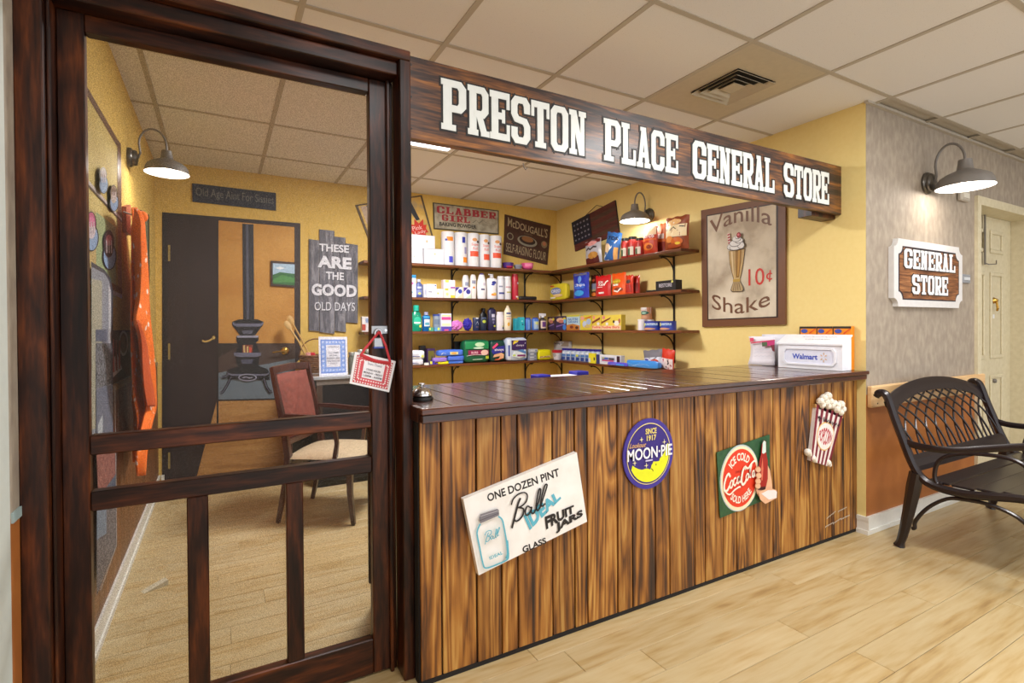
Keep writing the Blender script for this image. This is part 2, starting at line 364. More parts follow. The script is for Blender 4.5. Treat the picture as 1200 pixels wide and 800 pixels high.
M_iron = mat('#7d7873', .45, .35); M_black = mat('#14110f', .4); M_brack = mat('#1a1512', .4, .3)
M_cast = mat('#211719', .34, .2, coat=.25); M_brass = mat('#c9a050', .25, 1.); M_chrome = mat('#d8d8da', .16, 1.); M_steel = mat('#a8a8aa', .35, 1.)
M_seam = mat('#171210', .8); M_gold = mat('#d8b98a', .5)

def screen_mat():
    m = bpy.data.materials.new('insect screen'); m.use_nodes = True; nt = m.node_tree; L = nt.links; b = nt.nodes['Principled BSDF']
    b.inputs['Base Color'].default_value = lin('#3a362f'); b.inputs['Roughness'].default_value = .6
    t = nt.nodes.new('ShaderNodeBsdfTransparent'); mx = nt.nodes.new('ShaderNodeMixShader')
    tc = nt.nodes.new('ShaderNodeTexCoord'); mp = nt.nodes.new('ShaderNodeMapping'); mp.inputs['Scale'].default_value = (420, 420, 420)
    L.new(tc.outputs['Object'], mp.inputs['Vector'])
    n = nt.nodes.new('ShaderNodeTexNoise'); n.inputs['Scale'].default_value = 1; L.new(mp.outputs[0], n.inputs['Vector'])
    r = nt.nodes.new('ShaderNodeMapRange'); r.inputs['From Min'].default_value = .35; r.inputs['From Max'].default_value = .65
    r.inputs['To Min'].default_value = .08; r.inputs['To Max'].default_value = .27
    L.new(n.outputs['Fac'], r.inputs['Value']); L.new(r.outputs['Result'], mx.inputs['Fac'])
    L.new(t.outputs[0], mx.inputs[1]); L.new(b.outputs[0], mx.inputs[2]); L.new(mx.outputs[0], nt.nodes['Material Output'].inputs['Surface'])
    return m
M_screen = screen_mat()

# ------------------------------------------------------------------ room shell
XL, XR, YG, YB = -.42, 3.23, 1.612, 4.744
XE, YN = 7.6, -1.9
floor = sroot('floor', 'pale oak plank floor')
b = B().box((XL-.6, YN-.1, -.06), (XE+.1, YB+.1, -.006), M_seam); b.build('underlay', floor)
PW, PL = .1335, 1.22
pm = B().box((0, 0, -.006), (PL-.0016, PW-.0016, 0), M_floor, bev=.0012).build('plank', floor)
first = True
j = -14
rnd = random.Random(3)
y = 1.454+PW*j
while y < YB:
    if y > -.43:
        off = {0: -.12, 1: -.112-.0, -1: .25, -2: -.35}.get(j, None)
        x = XL-rnd.random()*PL if off is None else 1.10-2*PL+(0 if j == 0 else off)
        while x < (XE if y < YG else XR):
            a = max(x, XL); e = min(x+PL, XE if y < YG else XR+.02)
            if e-a > .02:
                o = pm if first else pm.copy()
                if not first: C.objects.link(o)
                first = False
                o.location = (a, y, 0); o.scale = ((e-a)/PL, 1, 1)
            x += PL
    y += PW; j += 1
b = B().box((XL, YN, -.006), (XE, 1.454-PW*14, 0), M_floor); b.build('plank_field', floor)['kind'] = 'stuff'

ceil = sroot('ceiling', 'suspended ceiling of white acoustic tiles')
B().box((XL-.1, YN-.1, CEIL+.012), (XE+.1, YB+.1, CEIL+.06), M_bar).build('deck', ceil)
xs = [XL]+[TX(k) for k in range(-1, 13) if XL+.05 < TX(k) < XE]+[XE]
ys = [YN]+[TY(k) for k in range(-5, 5) if TY(k) > YN+.05 and TY(k) < YB-.02]+[YB]
lampcells = {(k, j) for k, j, p in HALL_TROFFERS+STORE_TROFFERS}
VENT = (3, 0)
tm = B().box((-.5, -.5, 0), (.5, .5, .008), M_tile).build('ceiling_tile', ceil); first = True
for i in range(len(xs)-1):
    for j in range(len(ys)-1):
        cx, cy = (xs[i]+xs[i+1])/2, (ys[j]+ys[j+1])/2
        k = round((xs[i]-.294)/.6) if i else -99; q = math.floor((cy-1.511)/.6835)
        if (k, q) in lampcells or (k, q) == VENT: continue
        if cx > XR and cy > YG+.1: continue
        o = tm if first else tm.copy()
        if not first: C.objects.link(o)
        first = False
        o.location = (cx, cy, CEIL); o.scale = (xs[i+1]-xs[i], ys[j+1]-ys[j], 1)
for x in xs[1:-1]: B().box((x-.012, YN, CEIL-.004), (x+.012, YB if x < XR else YG, CEIL+.004), M_bar).build('grid_bar', ceil)
for y in ys[1:-1]: B().box((XL, y-.012, CEIL-.0035), (XE if y < YG else XR, y+.012, CEIL+.004), M_bar).build('grid_bar', ceil)
B().box((XR-.02, YG-.022, CEIL-.012), (XE, YG, CEIL+.004), M_bar).build('edge_bar', ceil)

def troffer(k, j, watts, label):
    x0, x1, y0, y1 = TX(k), TX(k+1), TY(j), TY(j+1)
    t = thing('ceiling_light', label, 'ceiling light', ((x0+x1)/2, (y0+y1)/2, CEIL+.008), group='fluorescent ceiling lights')
    b = B()
    for lo, hi in (((x0+.014, y0+.014), (x1-.014, y0+.05)), ((x0+.014, y1-.05), (x1-.014, y1-.014)), ((x0+.014, y0+.05), (x0+.05, y1-.05)), ((x1-.05, y0+.05), (x1-.014, y1-.05))):
        b.box((lo[0], lo[1], CEIL-.002), (hi[0], hi[1], CEIL+.01), M_white)
    b.build('frame', t, world=True)
    B().box((x0+.05, y0+.05, CEIL+.002), (x1-.05, y1-.05, CEIL+.008), mat('#f4f6ff', .5, emit=5., key='lens')).build('diffuser', t, world=True)
    a = area('troffer_lamp', (x0+x1)/2, (y0+y1)/2, CEIL-.006, x1-x0-.12, y1-y0-.12, watts)
for n, (k, j, p) in enumerate(HALL_TROFFERS): troffer(k, j, p, ['first', 'second', 'third'][n]+' fluorescent ceiling light from the left above the hall, out of view')
troffer(1, 2, STORE_TROFFERS[0][2], 'lit fluorescent ceiling light behind the left end of the big sign')

# air vent tile
x0, x1, y0, y1 = TX(3)+.012, TX(4)-.012, TY(0)+.012, TY(1)-.012; cx, cy = (x0+x1)/2, (y0+y1)/2
vt = thing('ceiling_vent', 'square stepped metal air vent set in the ceiling above the big sign', 'vent', (cx, cy, CEIL))
M_vent = mat('#bfb49e', .5, .05)
def frame(b, cx, cy, a, wd, z0, z1, m, ay=None):
    ay = ay or a
    o = [(cx-a, cy-ay), (cx+a, cy-ay), (cx+a, cy+ay), (cx-a, cy+ay)]; i = [(cx-a+wd, cy-ay+wd), (cx+a-wd, cy-ay+wd), (cx+a-wd, cy+ay-wd), (cx-a+wd, cy+ay-wd)]
    for k in range(4):
        n = (k+1) % 4
        b.add([(*o[k], z0), (*o[n], z0), (*i[n], z1), (*i[k], z1), (*o[k], z0+.002), (*o[n], z0+.002), (*i[n], z1+.002), (*i[k], z1+.002)],
              [(0, 1, 2, 3), (4, 7, 6, 5), (0, 4, 5, 1), (3, 2, 6, 7)], m)
# opening plate
b = B()
for lo, hi in (((x0, y0), (x1, cy-.15)), ((x0, cy+.15), (x1, y1)), ((x0, cy-.15), (cx-.15, cy+.15)), ((cx+.15, cy-.15), (x1, cy+.15))):
    b.box((lo[0], lo[1], CEIL-.003), (hi[0], hi[1], CEIL+.001), M_vent)
b.build('face_plate', vt, world=True)
B().box((cx-.15, cy-.15, CEIL+.009), (cx+.15, cy+.15, CEIL+.0115), mat('#2a2620', .9)).build('throat', vt, world=True)
for a in (.15, .116, .082):
    b = B(); frame(b, cx, cy, a, .022, CEIL-.014, CEIL+.004, M_vent); b.build('louvre', vt, world=True)
B().box((cx-.045, cy-.045, CEIL-.010), (cx+.045, cy+.045, CEIL-.006), M_vent).build('centre_plate', vt, world=True)

# walls
struct('wall_back', B().box((XL-.12, YB, 0), (XR+.12, YB+.1, CEIL+.05), M_yel_dim))
RAILZ = .755
wl = sroot('wall_left')
B().box((XL-.12, 1.74, 0), (XL, YB, CEIL+.05), M_yel_dim).build('store_side', wl)
B().box((XL-.137, YN, RAILZ), (XL-.017, 1.74, CEIL+.05), M_grey).build('hall_upper', wl)
B().box((XL-.137, YN, 0), (XL-.017, 1.74, RAILZ), M_rust).build('hall_lower', wl)
B().box((XL-.017, 1.655, RAILZ-.012), (XL-.012, 1.715, RAILZ+.012), mat('#9fb3b3', .5)).build('chair_rail', wl)
wr = sroot('wall_right')
B().box((XR, YG+.002, 0), (XR+.12, YB, CEIL+.05), M_yel).build('store_side', wr)
DZ, DY = 2.045, 1.742
B().box((XR+.002, YG, .8), (4.66, YG+.12, CEIL+.05), M_grey).build('hall_upper', wr)
B().box((XR+.002, YG, 0), (4.66, YG+.12, .8), M_rust).build('hall_lower', wr)
B().box((4.66, YG, 2.076), (5.76, YG+.12, CEIL+.05), M_grey).build('hall_header', wr)
B().box((5.76, YG, 0), (XE, YG+.12, CEIL+.05), M_grey).build('hall_far', wr)
struct('wall_end', B().box((XE, YN, 0), (XE+.1, YG+.12, CEIL+.05), M_grey))
# baseboards
def baseboard(name, segs):
    r = sroot(name)
    for (xa, ya, xb, yb, nx, ny) in segs:      # strip along a->b standing out along n
        for (z0, z1, t) in ((0, .024, .018), (.024, .078, .011), (.078, .1, .014)):
            lo = (min(xa, xb, xa+nx*t, xb+nx*t), min(ya, yb, ya+ny*t, yb+ny*t), z0); hi = (max(xa, xb, xa+nx*t, xb+nx*t), max(ya, yb, ya+ny*t, yb+ny*t), z1)
            B().box(lo, hi, M_white).build('board', r)
baseboard('baseboard_left', [(XL, 1.86, XL, YB, 1, 0)])
baseboard('baseboard_back', [(XL+.02, YB, -.38, YB, 0, -1)])
baseboard('baseboard_right', [(XR+.0, YG, 4.66, YG, 0, -1), (XR, YG-.018, XR, 1.658, -1, 0)])
# pale oak crash rail on the grey wall
rl = B().box((XR+.005, YG-.03, .727), (4.74, YG-.0005, .85), M_oak, bev=.006)
r = struct('trim_1', rl, 'pale oak hand rail board along the grey wall behind the bench')
b = B()
for x, z in ((3.262, .80), (3.335, .805), (3.29, .75), (3.42, .76)): b.lathe([(.004, 0), (.004, .002)], mat('#4a3018', .6), c=(x, YG-.032, z), n=8, ax=1)
b.build('screw_hole', r)

# right hand door in its deep frame
d = sroot('door_1', 'cream panelled door in a deep cream frame beside the grey wall')
B().box((4.645, YG-.02, 0), (4.70, YG, 2.105), M_cream).build('casing', d)
B().box((4.70, YG-.02, DZ), (5.76, YG, 2.105), M_cream).build('casing', d)
B().box((5.70, YG-.02, 0), (5.76, YG, DZ), M_cream).build('casing', d)
B().box((4.66, YG, 0), (4.70, DY+.06, 2.076), M_cream).build('jamb', d)
B().box((5.70, YG, 0), (5.76, DY+.06, 2.076), M_cream).build('jamb', d)
B().box((4.70, YG, DZ), (5.70, DY+.06, 2.076), M_cream).build('jamb', d)
B().box((4.7005, DY-.01, 0), (4.76, DY+.05, DZ), M_cream).build('stop', d)
leaf = B().box((4.7605, DY, .005), (5.698, DY+.04, DZ-.002), M_cream).build('door_leaf', d)
for (xa, xb) in ((4.93, 5.19), (5.29, 5.53)):
    for (za, zb) in ((.22, .80), (.93, 1.61), (1.76, 1.94)):
        b = B(); wd = .03
        for lo, hi in (((xa, za), (xb, za+wd)), ((xa, zb-wd), (xb, zb)), ((xa, za+wd), (xa+wd, zb-wd)), ((xb-wd, za+wd), (xb, zb-wd))):
            b.box((lo[0], DY-.012, lo[1]), (hi[0], DY, hi[1]), M_cream, bev=.004)
        b.build('panel_moulding', leaf)
p = onY(DY, 1164, 352)
b = B().lathe([(.022, 0), (.026, .006), (.02, .012), (.01, .03)], M_brass, c=(p.x, DY-.001, p.z), n=14, ax=1); b.v = [Vector((v.x, 2*DY-v.y, v.z)) for v in b.v]
b.tube([(p.x, DY-.02, p.z-.01), (p.x-.01, DY-.03, p.z-.06), (p.x+.012, DY-.02, p.z-.08)], .008, M_brass, n=8); b.build('door_knocker', leaf, smooth=True)
q = onY(DY, 1162, 370); B().box((q.x-.02, DY-.01, q.z-.02), (q.x+.025, DY-.001, q.z+.012), M_whitegl).build('door_tag', leaf)
q = onY(DY, 1155, 447); B().lathe([(.014, 0), (.018, .01), (.012, .025)], M_iron, c=(q.x+.12, DY-.026, q.z), n=12, ax=1).build('door_handle', leaf, smooth=True)
a1 = onY(DY-.01, 1153, 248); a2 = onY(DY-.01, 1153, 310)
B().box((a1.x-.012, DY-.02, a2.z), (a1.x+.01, DY-.014, DZ-.001), M_iron).tube([(a1.x, DY-.02, a2.z+.01), (a1.x+.02, DY-.035, a2.z), (a1.x+.14, DY-.04, a2.z+.01), (a1.x+.17, DY-.03, a2.z+.04)], .004, M_iron, n=6).build('over_door_hook', leaf)
# left hand door casing beside the screen door
d2 = sroot('door_2', 'edge of a white door casing at the far left')
B().box((XL-.03, 1.40, 0), (XL-.0145, 1.642, 2.2), mat('#cdd3cc', .4)).build('casing', d2)

# small things on the grey wall
t = thing('wall_alarm', 'small grey alarm box on the grey wall just below the lamp shade', 'alarm', (4.43, YG, 2.08))
p0, p1 = onY(YG-.015, 1124, 220), onY(YG-.015, 1134, 237)
B().box((p0.x, YG-.03, p1.z), (p1.x, YG-.001, p0.z), mat('#b5ada0', .4), bev=.008).build('case', t, world=True)
B().box((p0.x+.018, YG-.033, p1.z+.02), (p1.x-.018, YG-.0295, p0.z-.03), mat('#d8d2c4', .4)).build('lens', t, world=True)
t = thing('wall_switch', 'small grey switch plate between the general store sign and the door', 'switch', (4.48, YG, 1.52))
p0, p1 = onY(YG-.01, 1128, 321), onY(YG-.01, 1137, 332)
B().box((p0.x, YG-.012, p1.z), (p1.x, YG-.001, p0.z), mat('#8f9298', .4), bev=.003).build('plate', t, world=True)
B().box((p0.x+.018, YG-.016, p1.z+.02), (p1.x-.018, YG-.0115, p0.z-.02), mat('#d5d8dc', .3)).build('button', t, world=True)

# ------------------------------------------------------------------ screen door and its frame
YC = 1.715
df = thing('door_frame', 'dark stained wooden frame around the screen door', 'door frame', (.07, 1.76, 0))
def pbox(nm, par, lo, hi, m, bev=.003): return B().box(lo, hi, m, bev=bev).build(nm, par, world=True)
pbox('casing', df, (-.437, YC, 0), (-.382, 1.86, 2.106), M_dark); pbox('casing', df, (.535, YC, 0), (.573, 1.80, 2.106), M_dark)
pbox('casing_post', df, (.546, 1.801, 0), (.573, 1.90, 2.106), M_dark)
pbox('head_casing', df, (-.437, YC, 2.1065), (.573, 1.86, 2.141), M_darkx)
pbox('head_board', df, (-.3815, 1.74, 2.06), (.5345, 1.86, 2.106), M_darkx)
pbox('jamb', df, (.522, 1.801, 0), (.5345, 1.86, 2.0595), M_dark); pbox('jamb', df, (-.3815, 1.742, 0), (-.3735, 1.86, 2.0595), M_dark)
pbox('stop_strip', df, (.509, 1.785, 0), (.5215, 1.80, 2.0595), M_dark)
sd = thing('screen_door', 'dark stained wooden screen door with two rails and two upright bars', 'screen door', (.07, 1.8, 0))
Y0, Y1 = 1.802, 1.84
pbox('stile', sd, (-.373, Y0, .006), (-.314, Y1, 2.058), M_dark); pbox('stile', sd, (.453, Y0, .006), (.5205, Y1, 2.058), M_dark)
pbox('top_rail', sd, (-.3135, Y0, 2.010), (.4525, Y1, 2.058), M_darkx)
pbox('bottom_rail', sd, (-.3135, Y0, .006), (.4525, Y1, .126), M_darkx)
pbox('middle_rail', sd, (-.3135, Y0, .858), (.4525, Y1, .912), M_darkx); pbox('middle_rail', sd, (-.3135, Y0, .704), (.4525, Y1, .758), M_darkx)
pbox('upright_bar', sd, (-.091, Y0, .127), (-.036, Y1-.006, .7035), M_dark); pbox('upright_bar', sd, (.179, Y0, .127), (.230, Y1-.006, .7035), M_dark)
B().box((-.3135, Y1-.005, .126), (.4525, Y1-.0044, 2.01), M_screen).build('insect_screen', sd, world=True)
pbox('back_batten', sd, (.449, 1.841, .30), (.470, 1.856, .86), M_dark)
# hasp and padlock
hp = onY(1.795, 443, 387); hz = hp.z
pl = thing('padlock', 'silver padlock on a steel hasp fixed to the screen door edge', 'padlock', (hp.x, 1.79, hz-.03))
B().box((hp.x-.022, 1.797, hz-.012), (hp.x+.034, 1.8015, hz+.016), M_steel, bev=.001).lathe([(.005, 0), (.005, .003)], M_chrome, c=(hp.x+.027, 1.794, hz), n=8, ax=1).build('hasp', pl, world=True)
B().tube([(hp.x-.012, 1.787, hz-.03)]+[(hp.x-.001+.011*cos(a), 1.787, hz-.008+.012*sin(a)) for a in (pi, .75*pi, .5*pi, .25*pi, 0)]+[(hp.x+.010, 1.787, hz-.03)], .0028, M_chrome, n=8).build('shackle', pl, world=True, smooth=True)
B().box((hp.x-.02, 1.778, hz-.062), (hp.x+.018, 1.796, hz-.024), M_steel, bev=.003).box((hp.x-.02, 1.7775, hz-.062), (hp.x+.018, 1.7965, hz-.055), mat('#3f4fa8', .4), bev=.001).build('lock_body', pl, world=True)
# hanging card
YQ = 1.768
def q(x, y): return onY(YQ, x, y)
cd = thing('hours_card', 'white card with red checked border giving store hours, hung on a red ribbon', 'sign', tuple(q(436, 436)))
P4 = [q(409.5, 449), q(456, 459.5), q(464, 423), q(416, 412)]    # bl br tr tl
def csur(u, v, h): a = P4[0].lerp(P4[1], u); c = P4[3].lerp(P4[2], u); return a.lerp(c, v)+Vector((0, -h, 0))
B().prism([csur(0, 0, 0), csur(1, 0, 0), csur(1, 1, 0), csur(0, 1, 0)], (0, .002, 0), mat('#f2f0f2', .35)).build('card', cd, world=True)
A = Art(csur); A.rect(.06, .07, .94, .92, '#c8323c').rect(.1, .1, .9, .9, '#d8505a')
for ring_ in range(2):
    o = .085+.075*ring_; ov = .11+.095*ring_
    for k in range(13-2*ring_):
        u = o+.0+(1-2*o)*(k+.5)/(13-2*ring_)
        for v in (ov, 1-ov): A.b.add([A.sur(u-.016, v-.022, A.h), A.sur(u+.016, v-.022, A.h), A.sur(u+.016, v+.022, A.h), A.sur(u-.016, v+.022, A.h)], [(0, 1, 2, 3)], mat('#f6e8e6', .5))
    for k in range(11-2*ring_):
        v = ov+(1-2*ov)*(k+.5)/(11-2*ring_)
        for u in (o, 1-o): A.b.add([A.sur(u-.016, v-.022, A.h), A.sur(u+.016, v-.022, A.h), A.sur(u+.016, v+.022, A.h), A.sur(u-.016, v+.022, A.h)], [(0, 1, 2, 3)], mat('#f6e8e6', .5))
A.lay(); A.rect(.25, .27, .76, .80, '#f4f2f8')
A.text('Store Closed', .34, .70, .68, .77, '#54506e'); A.text('STORE HOURS', .33, .52, .68, .58, '#2c2a3c', .01)
A.text('MONDAY - FRIDAY', .28, .42, .74, .48, '#2c2a3c', .01); A.text('1:00PM - 4:00PM', .28, .32, .74, .38, '#2c2a3c', .01)
A.b.build('print', cd, world=True)
M_rib = mat('#c01c26', .45)
top = Vector((hp.x+.002, 1.786, hz-.004))
B().tube([top, q(428, 408), csur(.14, .93, .003)], .0035, M_rib, n=6, flat=(1.3, .4), up=(0, 1, 0)).tube([top, q(452, 405), csur(.86, .93, .003)], .0035, M_rib, n=6, flat=(1.3, .4), up=(0, 1, 0)).tube([csur(.12, .95, .003), csur(.5, .86, .004), csur(.88, .90, .003)], .004, M_rib, n=6, flat=(1.5, .4), up=(0, 1, 0)).build('ribbon', cd, world=True)

# ------------------------------------------------------------------ counter
YP = 1.66
ct = thing('store_counter', 'counter front of upright burnt pine planks under the dark counter top', 'counter', (1.9, 1.7, 0))
pbox('backing', ct, (.571, YP+.012, 0), (XR-.0005, YP+.05, .888), M_seam, 0)
J = [.573, .651, .782, .881, .949, 1.103, 1.208, 1.27, 1.424, 1.505, 1.636, 1.722, 1.879, 1.949, 2.074, 2.17, 2.299, 2.451, 2.514, 2.636, 2.764, 2.826, 2.973, 3.097, 3.19, XR-.001]
for i in range(len(J)-1):
    o = B().box((J[i]+.0032, YP+rnd.uniform(-.0015, .0015), .018), (J[i+1]-.0032, YP+.0115, .8875), M_burnt, bev=.0015).build('plank', ct, world=True)
pbox('end_board', ct, (.574, YP+.0505, 0), (.592, 2.28, .888), M_dark)
pbox('toe_strip', ct, (.573, YP+.002, 0), (XR-.02, YP+.0115, .0175), M_seam, 0)
# faded white signature low on the planks: not legible, only its strokes
A = Art(planeY(YP-.0015)); ms = mat('#c9bfae', .6)
for (xa, ya, xb, yb, n_) in ((969, 608, 979, 600, 5), (982, 600, 992, 595, 5), (967, 618, 976, 613, 5), (976, 614, 985, 608, 5), (985, 609, 995, 604, 6)):
    pts = [(xa+(xb-xa)*k/(n_*4), ya+(yb-ya)*k/(n_*4)-1.6*abs(sin(k*1.35))*(1.7 if k % 7 == 0 else 1)) for k in range(n_*4+1)]
    A.stroke(pts, .8, ms, 1)
A.b.build('signature', ct, world=True)

tp = thing('countertop', 'glossy dark brown counter top of narrow cross boards', 'countertop', (1.9, 1.95, .94))
ZT = .938
x = .585; k = 0
while x < XR-.02:
    xe = min(x+.0985, XR-.001)
    if XR-.001-xe < .03: xe = XR-.001
    B().box((x+.0016, 1.640, ZT-.030), (xe-.0016, 2.30, ZT+rnd.uniform(-.0008, .0004)), M_top, bev=.0022).build('board', tp, world=True); x = xe
B().box((.59, 1.68, ZT-.048), (XR-.002, 2.28, ZT-.0305), M_seam).build('substrate', tp, world=True)
B().box((.562, 1.600, ZT-.020), (XR+.012, 1.6395, ZT+.0005), M_fascia, bev=.003).build('front_moulding', tp, world=True)
B().box((.567, 1.609, ZT-.049), (XR+.004, 1.6395, ZT-.0205), M_fascia, bev=.003).build('front_fascia', tp, world=True)
B().box((.562, 1.640, ZT-.049), (.5845, 1.714, ZT), M_dark, bev=.002).build('end_moulding', tp, world=True)
# desk bell
bx, by = onZ(ZT, 491, 468).x, 0
p = onZ(ZT, 490.5, 469); bl = thing('desk_bell', 'chrome service bell on a black base at the left end of the counter', 'bell', (p.x+.012, p.y, ZT+.0005))
B().lathe([(.041, 0), (.042, .004), (.040, .012), (.030, .016)], M_black, n=28).build('base', bl, smooth=True)
B().lathe([(.037, .0165), (.0375, .019), (.034, .030), (.026, .041), (.012, .048), (.004, .0495)], M_chrome, n=28).build('dome', bl, smooth=True)
B().lathe([(.0035, .0497), (.0035, .056), (.0125, .0575), (.0125, .0605), (.004, .062)], M_chrome, n=16).build('button', bl, smooth=True)

# ------------------------------------------------------------------ big sign
YS = 1.746
sg = thing('store_sign', 'long dark wooden sign board over the counter reading Preston Place General Store', 'sign', (1.88, YS, 2.0))
B().box((.5735, YS, 1.857), (XR-.002, YS+.035, 2.142), M_sign, bev=.002).build('board', sg, world=True)
B().box((2.99, YS+.0355, 1.835), (XR-.002, YS+.12, 1.92), M_dark, bev=.002).build('bracket_block', sg, world=True)
mw, mk = mat('#dfe3df', .35), mat('#15110f', .5)
for wd, xa, xb, za, zb in (('PRESTON', .694, 1.336, 1.909, 2.090), ('PLACE', 1.43, 1.87, 1.909, 2.088), ('GENERAL', 1.966, 2.588, 1.906, 2.086), ('STORE', 2.668, 3.094, 1.900, 2.084)):
    slab(wd, xa, xb, za, zb, YS-.0002, sg, mw, mk, .007, gap=.07)
b = B()
for z in (1.89, 2.0, 2.11): b.lathe([(.004, 0), (.004, .0015)], M_black, c=(.584, YS-.002, z), n=8, ax=1)
b.build('screw', sg, world=True)
hk = onY(YS+.03, 615, 196)
B().tube([onY(YS+.02, 613, 191), onY(YS+.02, 614, 196), onY(YS+.02, 616, 199), onY(YS+.02, 618, 196)], .002, M_iron, n=6).build('hook', sg, world=True)

# ------------------------------------------------------------------ signs on the counter front
# leaning board with the jar
YF = YP-.004
bc = [onY(YF-.02, 543, 585), onY(YF-.02, 676, 530), onY(YF-.02, 688, 611), onY(YF-.02, 561, 674)]
jb = thing('fruit_jar_sign', 'tilted white board advertising fruit jars, fixed to the left of the counter front', 'sign', tuple(sum(bc, Vector())/4))
B().prism(bc[::-1], (0, .022, 0), speck('white board', '#efece6', '#faf8f4', 12, .5, .08)).build('board', jb, world=True)
def px(Y): return lambda x, y, h: onY(Y, x, y)+Vector((0, -h, 0))
def loc4(P):      # bilinear surface; u to the right, v up
    return lambda u, v, h: (P[3].lerp(P[2], u)).lerp(P[0].lerp(P[1], u), v)+Vector((0, -h, 0))
blu = '#5fb6cc'; ink = '#1d1a1c'
A = Art(lambda x, y, h: onY(YF-.02, 535+.2*x, 520+.2*y)+Vector((0, -h, 0)))      # coordinates of a five times enlarged crop
def run(s_, x0, y0, x1, y1, h0_, h1_, col, bold, lean=-.2):
    A.text(s_, 0, 0, 0, 0, col, bold, warp=lambda a, b_: (x0+(x1-x0)*a+lean*b_*(h0_+(h1_-h0_)*a), y0+(y1-y0)*a-b_*(h0_+(h1_-h0_)*a)))
run('ONE DOZEN PINT', 185, 340, 605, 187, 46, 46, ink, .025); run('GLASS', 390, 640, 527, 580, 38, 34, ink, .03)
run('IDEAL', 428, 504, 612, 318, 84, 46, blu, .05, -.45); run('FRUIT', 524, 502, 690, 398, 76, 42, ink, .05, -.12); run('JARS', 582, 525, 740, 430, 58, 50, ink, .05, -.1)
BALL = [([(322, 492), (335, 440), (345, 400), (358, 350), (372, 315)], 11), ([(318, 355), (330, 320), (360, 292), (395, 283), (412, 300), (405, 335), (380, 360), (355, 372)], 8), ([(360, 370), (388, 378), (386, 410), (365, 440), (345, 450), (335, 440)], 10),
        ([(430, 372), (412, 362), (400, 385), (402, 412), (418, 410), (432, 385), (436, 365), (434, 395), (445, 405), (458, 385)], 9), ([(458, 385), (480, 320), (488, 270), (480, 262), (470, 300), (462, 360), (470, 388), (484, 370)], 9), ([(484, 370), (510, 290), (525, 240), (514, 238), (500, 280), (488, 340), (496, 362), (515, 345)], 9)]
for pts, wd_ in BALL: A.stroke(smoothp(pts), wd_, ink)
A.stroke(smoothp([(134, 464), (118, 500), (116, 530), (130, 600), (150, 698), (168, 722), (230, 702), (286, 676), (299, 650), (288, 570), (272, 480), (262, 440), (240, 420)], 4), 9, blu)
A.stroke([(290, 560), (296, 640), (286, 668)], 14, blu)
A.poly([(127, 425), (133, 408), (232, 376), (241, 382), (243, 414), (132, 461)], '#7d7a82'); A.stroke([(128, 445), (243, 400)], 3, '#4c4a52'); A.stroke([(131, 420), (238, 386)], 4, '#b8b6bc')
for pts, wd_ in BALL: A.stroke(smoothp([(158+(x_-318)*.41, 483+(y_-238)*.39) for x_, y_ in pts]), 4.5, blu)
run('IDEAL', 184, 670, 262, 636, 18, 18, blu, .03)
A.b.build('print', jb, world=True)

# round blue tin sign with the moon
mc = [onY(YF-.006, 730, 530), onY(YF-.006, 789, 531), onY(YF-.006, 760, 490), onY(YF-.006, 758, 573)]
cx, cz = (mc[0].x+mc[1].x)/2, (mc[2].z+mc[3].z)/2; rx, rz_ = (mc[1].x-mc[0].x)/2, (mc[2].z-mc[3].z)/2
ms_ = thing('moon_sign', 'oval purple tin sign with a yellow crescent moon on the counter front', 'sign', (cx, YF, cz))
ar = lambda u, v, h: Vector((cx+rx*u, YF-.006-h, cz+rz_*v))
pur = '#321f7c'
B().prism([ar(cos(a), sin(a), 0) for a in [2*pi*k/48 for k in range(48)]][::-1], (0, .0055, 0), mat('#3a2a8c', .35, coat=.4)).build('plate', ms_, world=True)
A = Art(ar); A.disc(0, 0, .985, .985, '#3c2c92', 48).disc(0, 0, .87, .87, '#e8d48a', 48).disc(0, 0, .845, .845, '#2a1c66', 48).disc(0, 0, .82, .82, pur, 48)
yl = '#e6ea1e'
out = [(.80*cos(a), .80*sin(a)) for a in [math.radians(-152+k*8) for k in range(22)]]      # lower right rim
inn = [(.72, .20), (.62, -.02), (.50, -.13), (.42, -.17), (.40, -.25), (.28, -.26), (.16, -.24), (.12, -.31), (.08, -.33), (.06, -.42), (.02, -.45), (-.10, -.40), (-.30, -.42), (-.50, -.36), (-.66, -.25)]
n_ = len(out); rs = []
for k in range(n_):
    t = k/(n_-1)*(len(inn)-1); i0 = min(int(t), len(inn)-2); f_ = t-i0; I = inn[::-1]; rs.append((I[i0][0]*(1-f_)+I[i0+1][0]*f_, I[i0][1]*(1-f_)+I[i0+1][1]*f_))
A.b.add([ar(*p_, A.h) for p_ in out+rs], [(i, i+1, n_+i+1, n_+i) for i in range(n_-1)], mat(yl, .4)); A.lay()
A.disc(.26, -.34, .025, .03, '#8a8a30', 10); A.stroke([(.06, -.43), (.12, -.47), (.14, -.52)], .02, '#3a2c10')
A.text('SINCE', -.16, .56, .28, .72, '#e8d47a', .03); A.text('1917', -.12, .37, .26, .53, '#e8d47a', .03)
A.text('Lookout', 0, 0, 0, 0, '#e0b070', .01, warp=lambda a, b_: (-.80+.62*a+.06*b_, .235-.02*a+b_*.13))
A.text('MOON\u00b7PIE', -.87, -.13, .90, .20, '#f4f4fa', .02); A.rect(-.18, -.20, .10, -.16, '#cfc8e8')
for su, sv in ((-.34, .44), (.56, .28), (-.62, -.18), (-.18, -.30)):
    A.poly([(su-.09, sv), (su, sv-.015), (su+.09, sv), (su, sv+.015)], '#efe6a8'); A.poly([(su, sv-.09), (su+.018, sv), (su, sv+.09), (su-.018, sv)], '#efe6a8')
A.b.build('print', ms_, world=True)

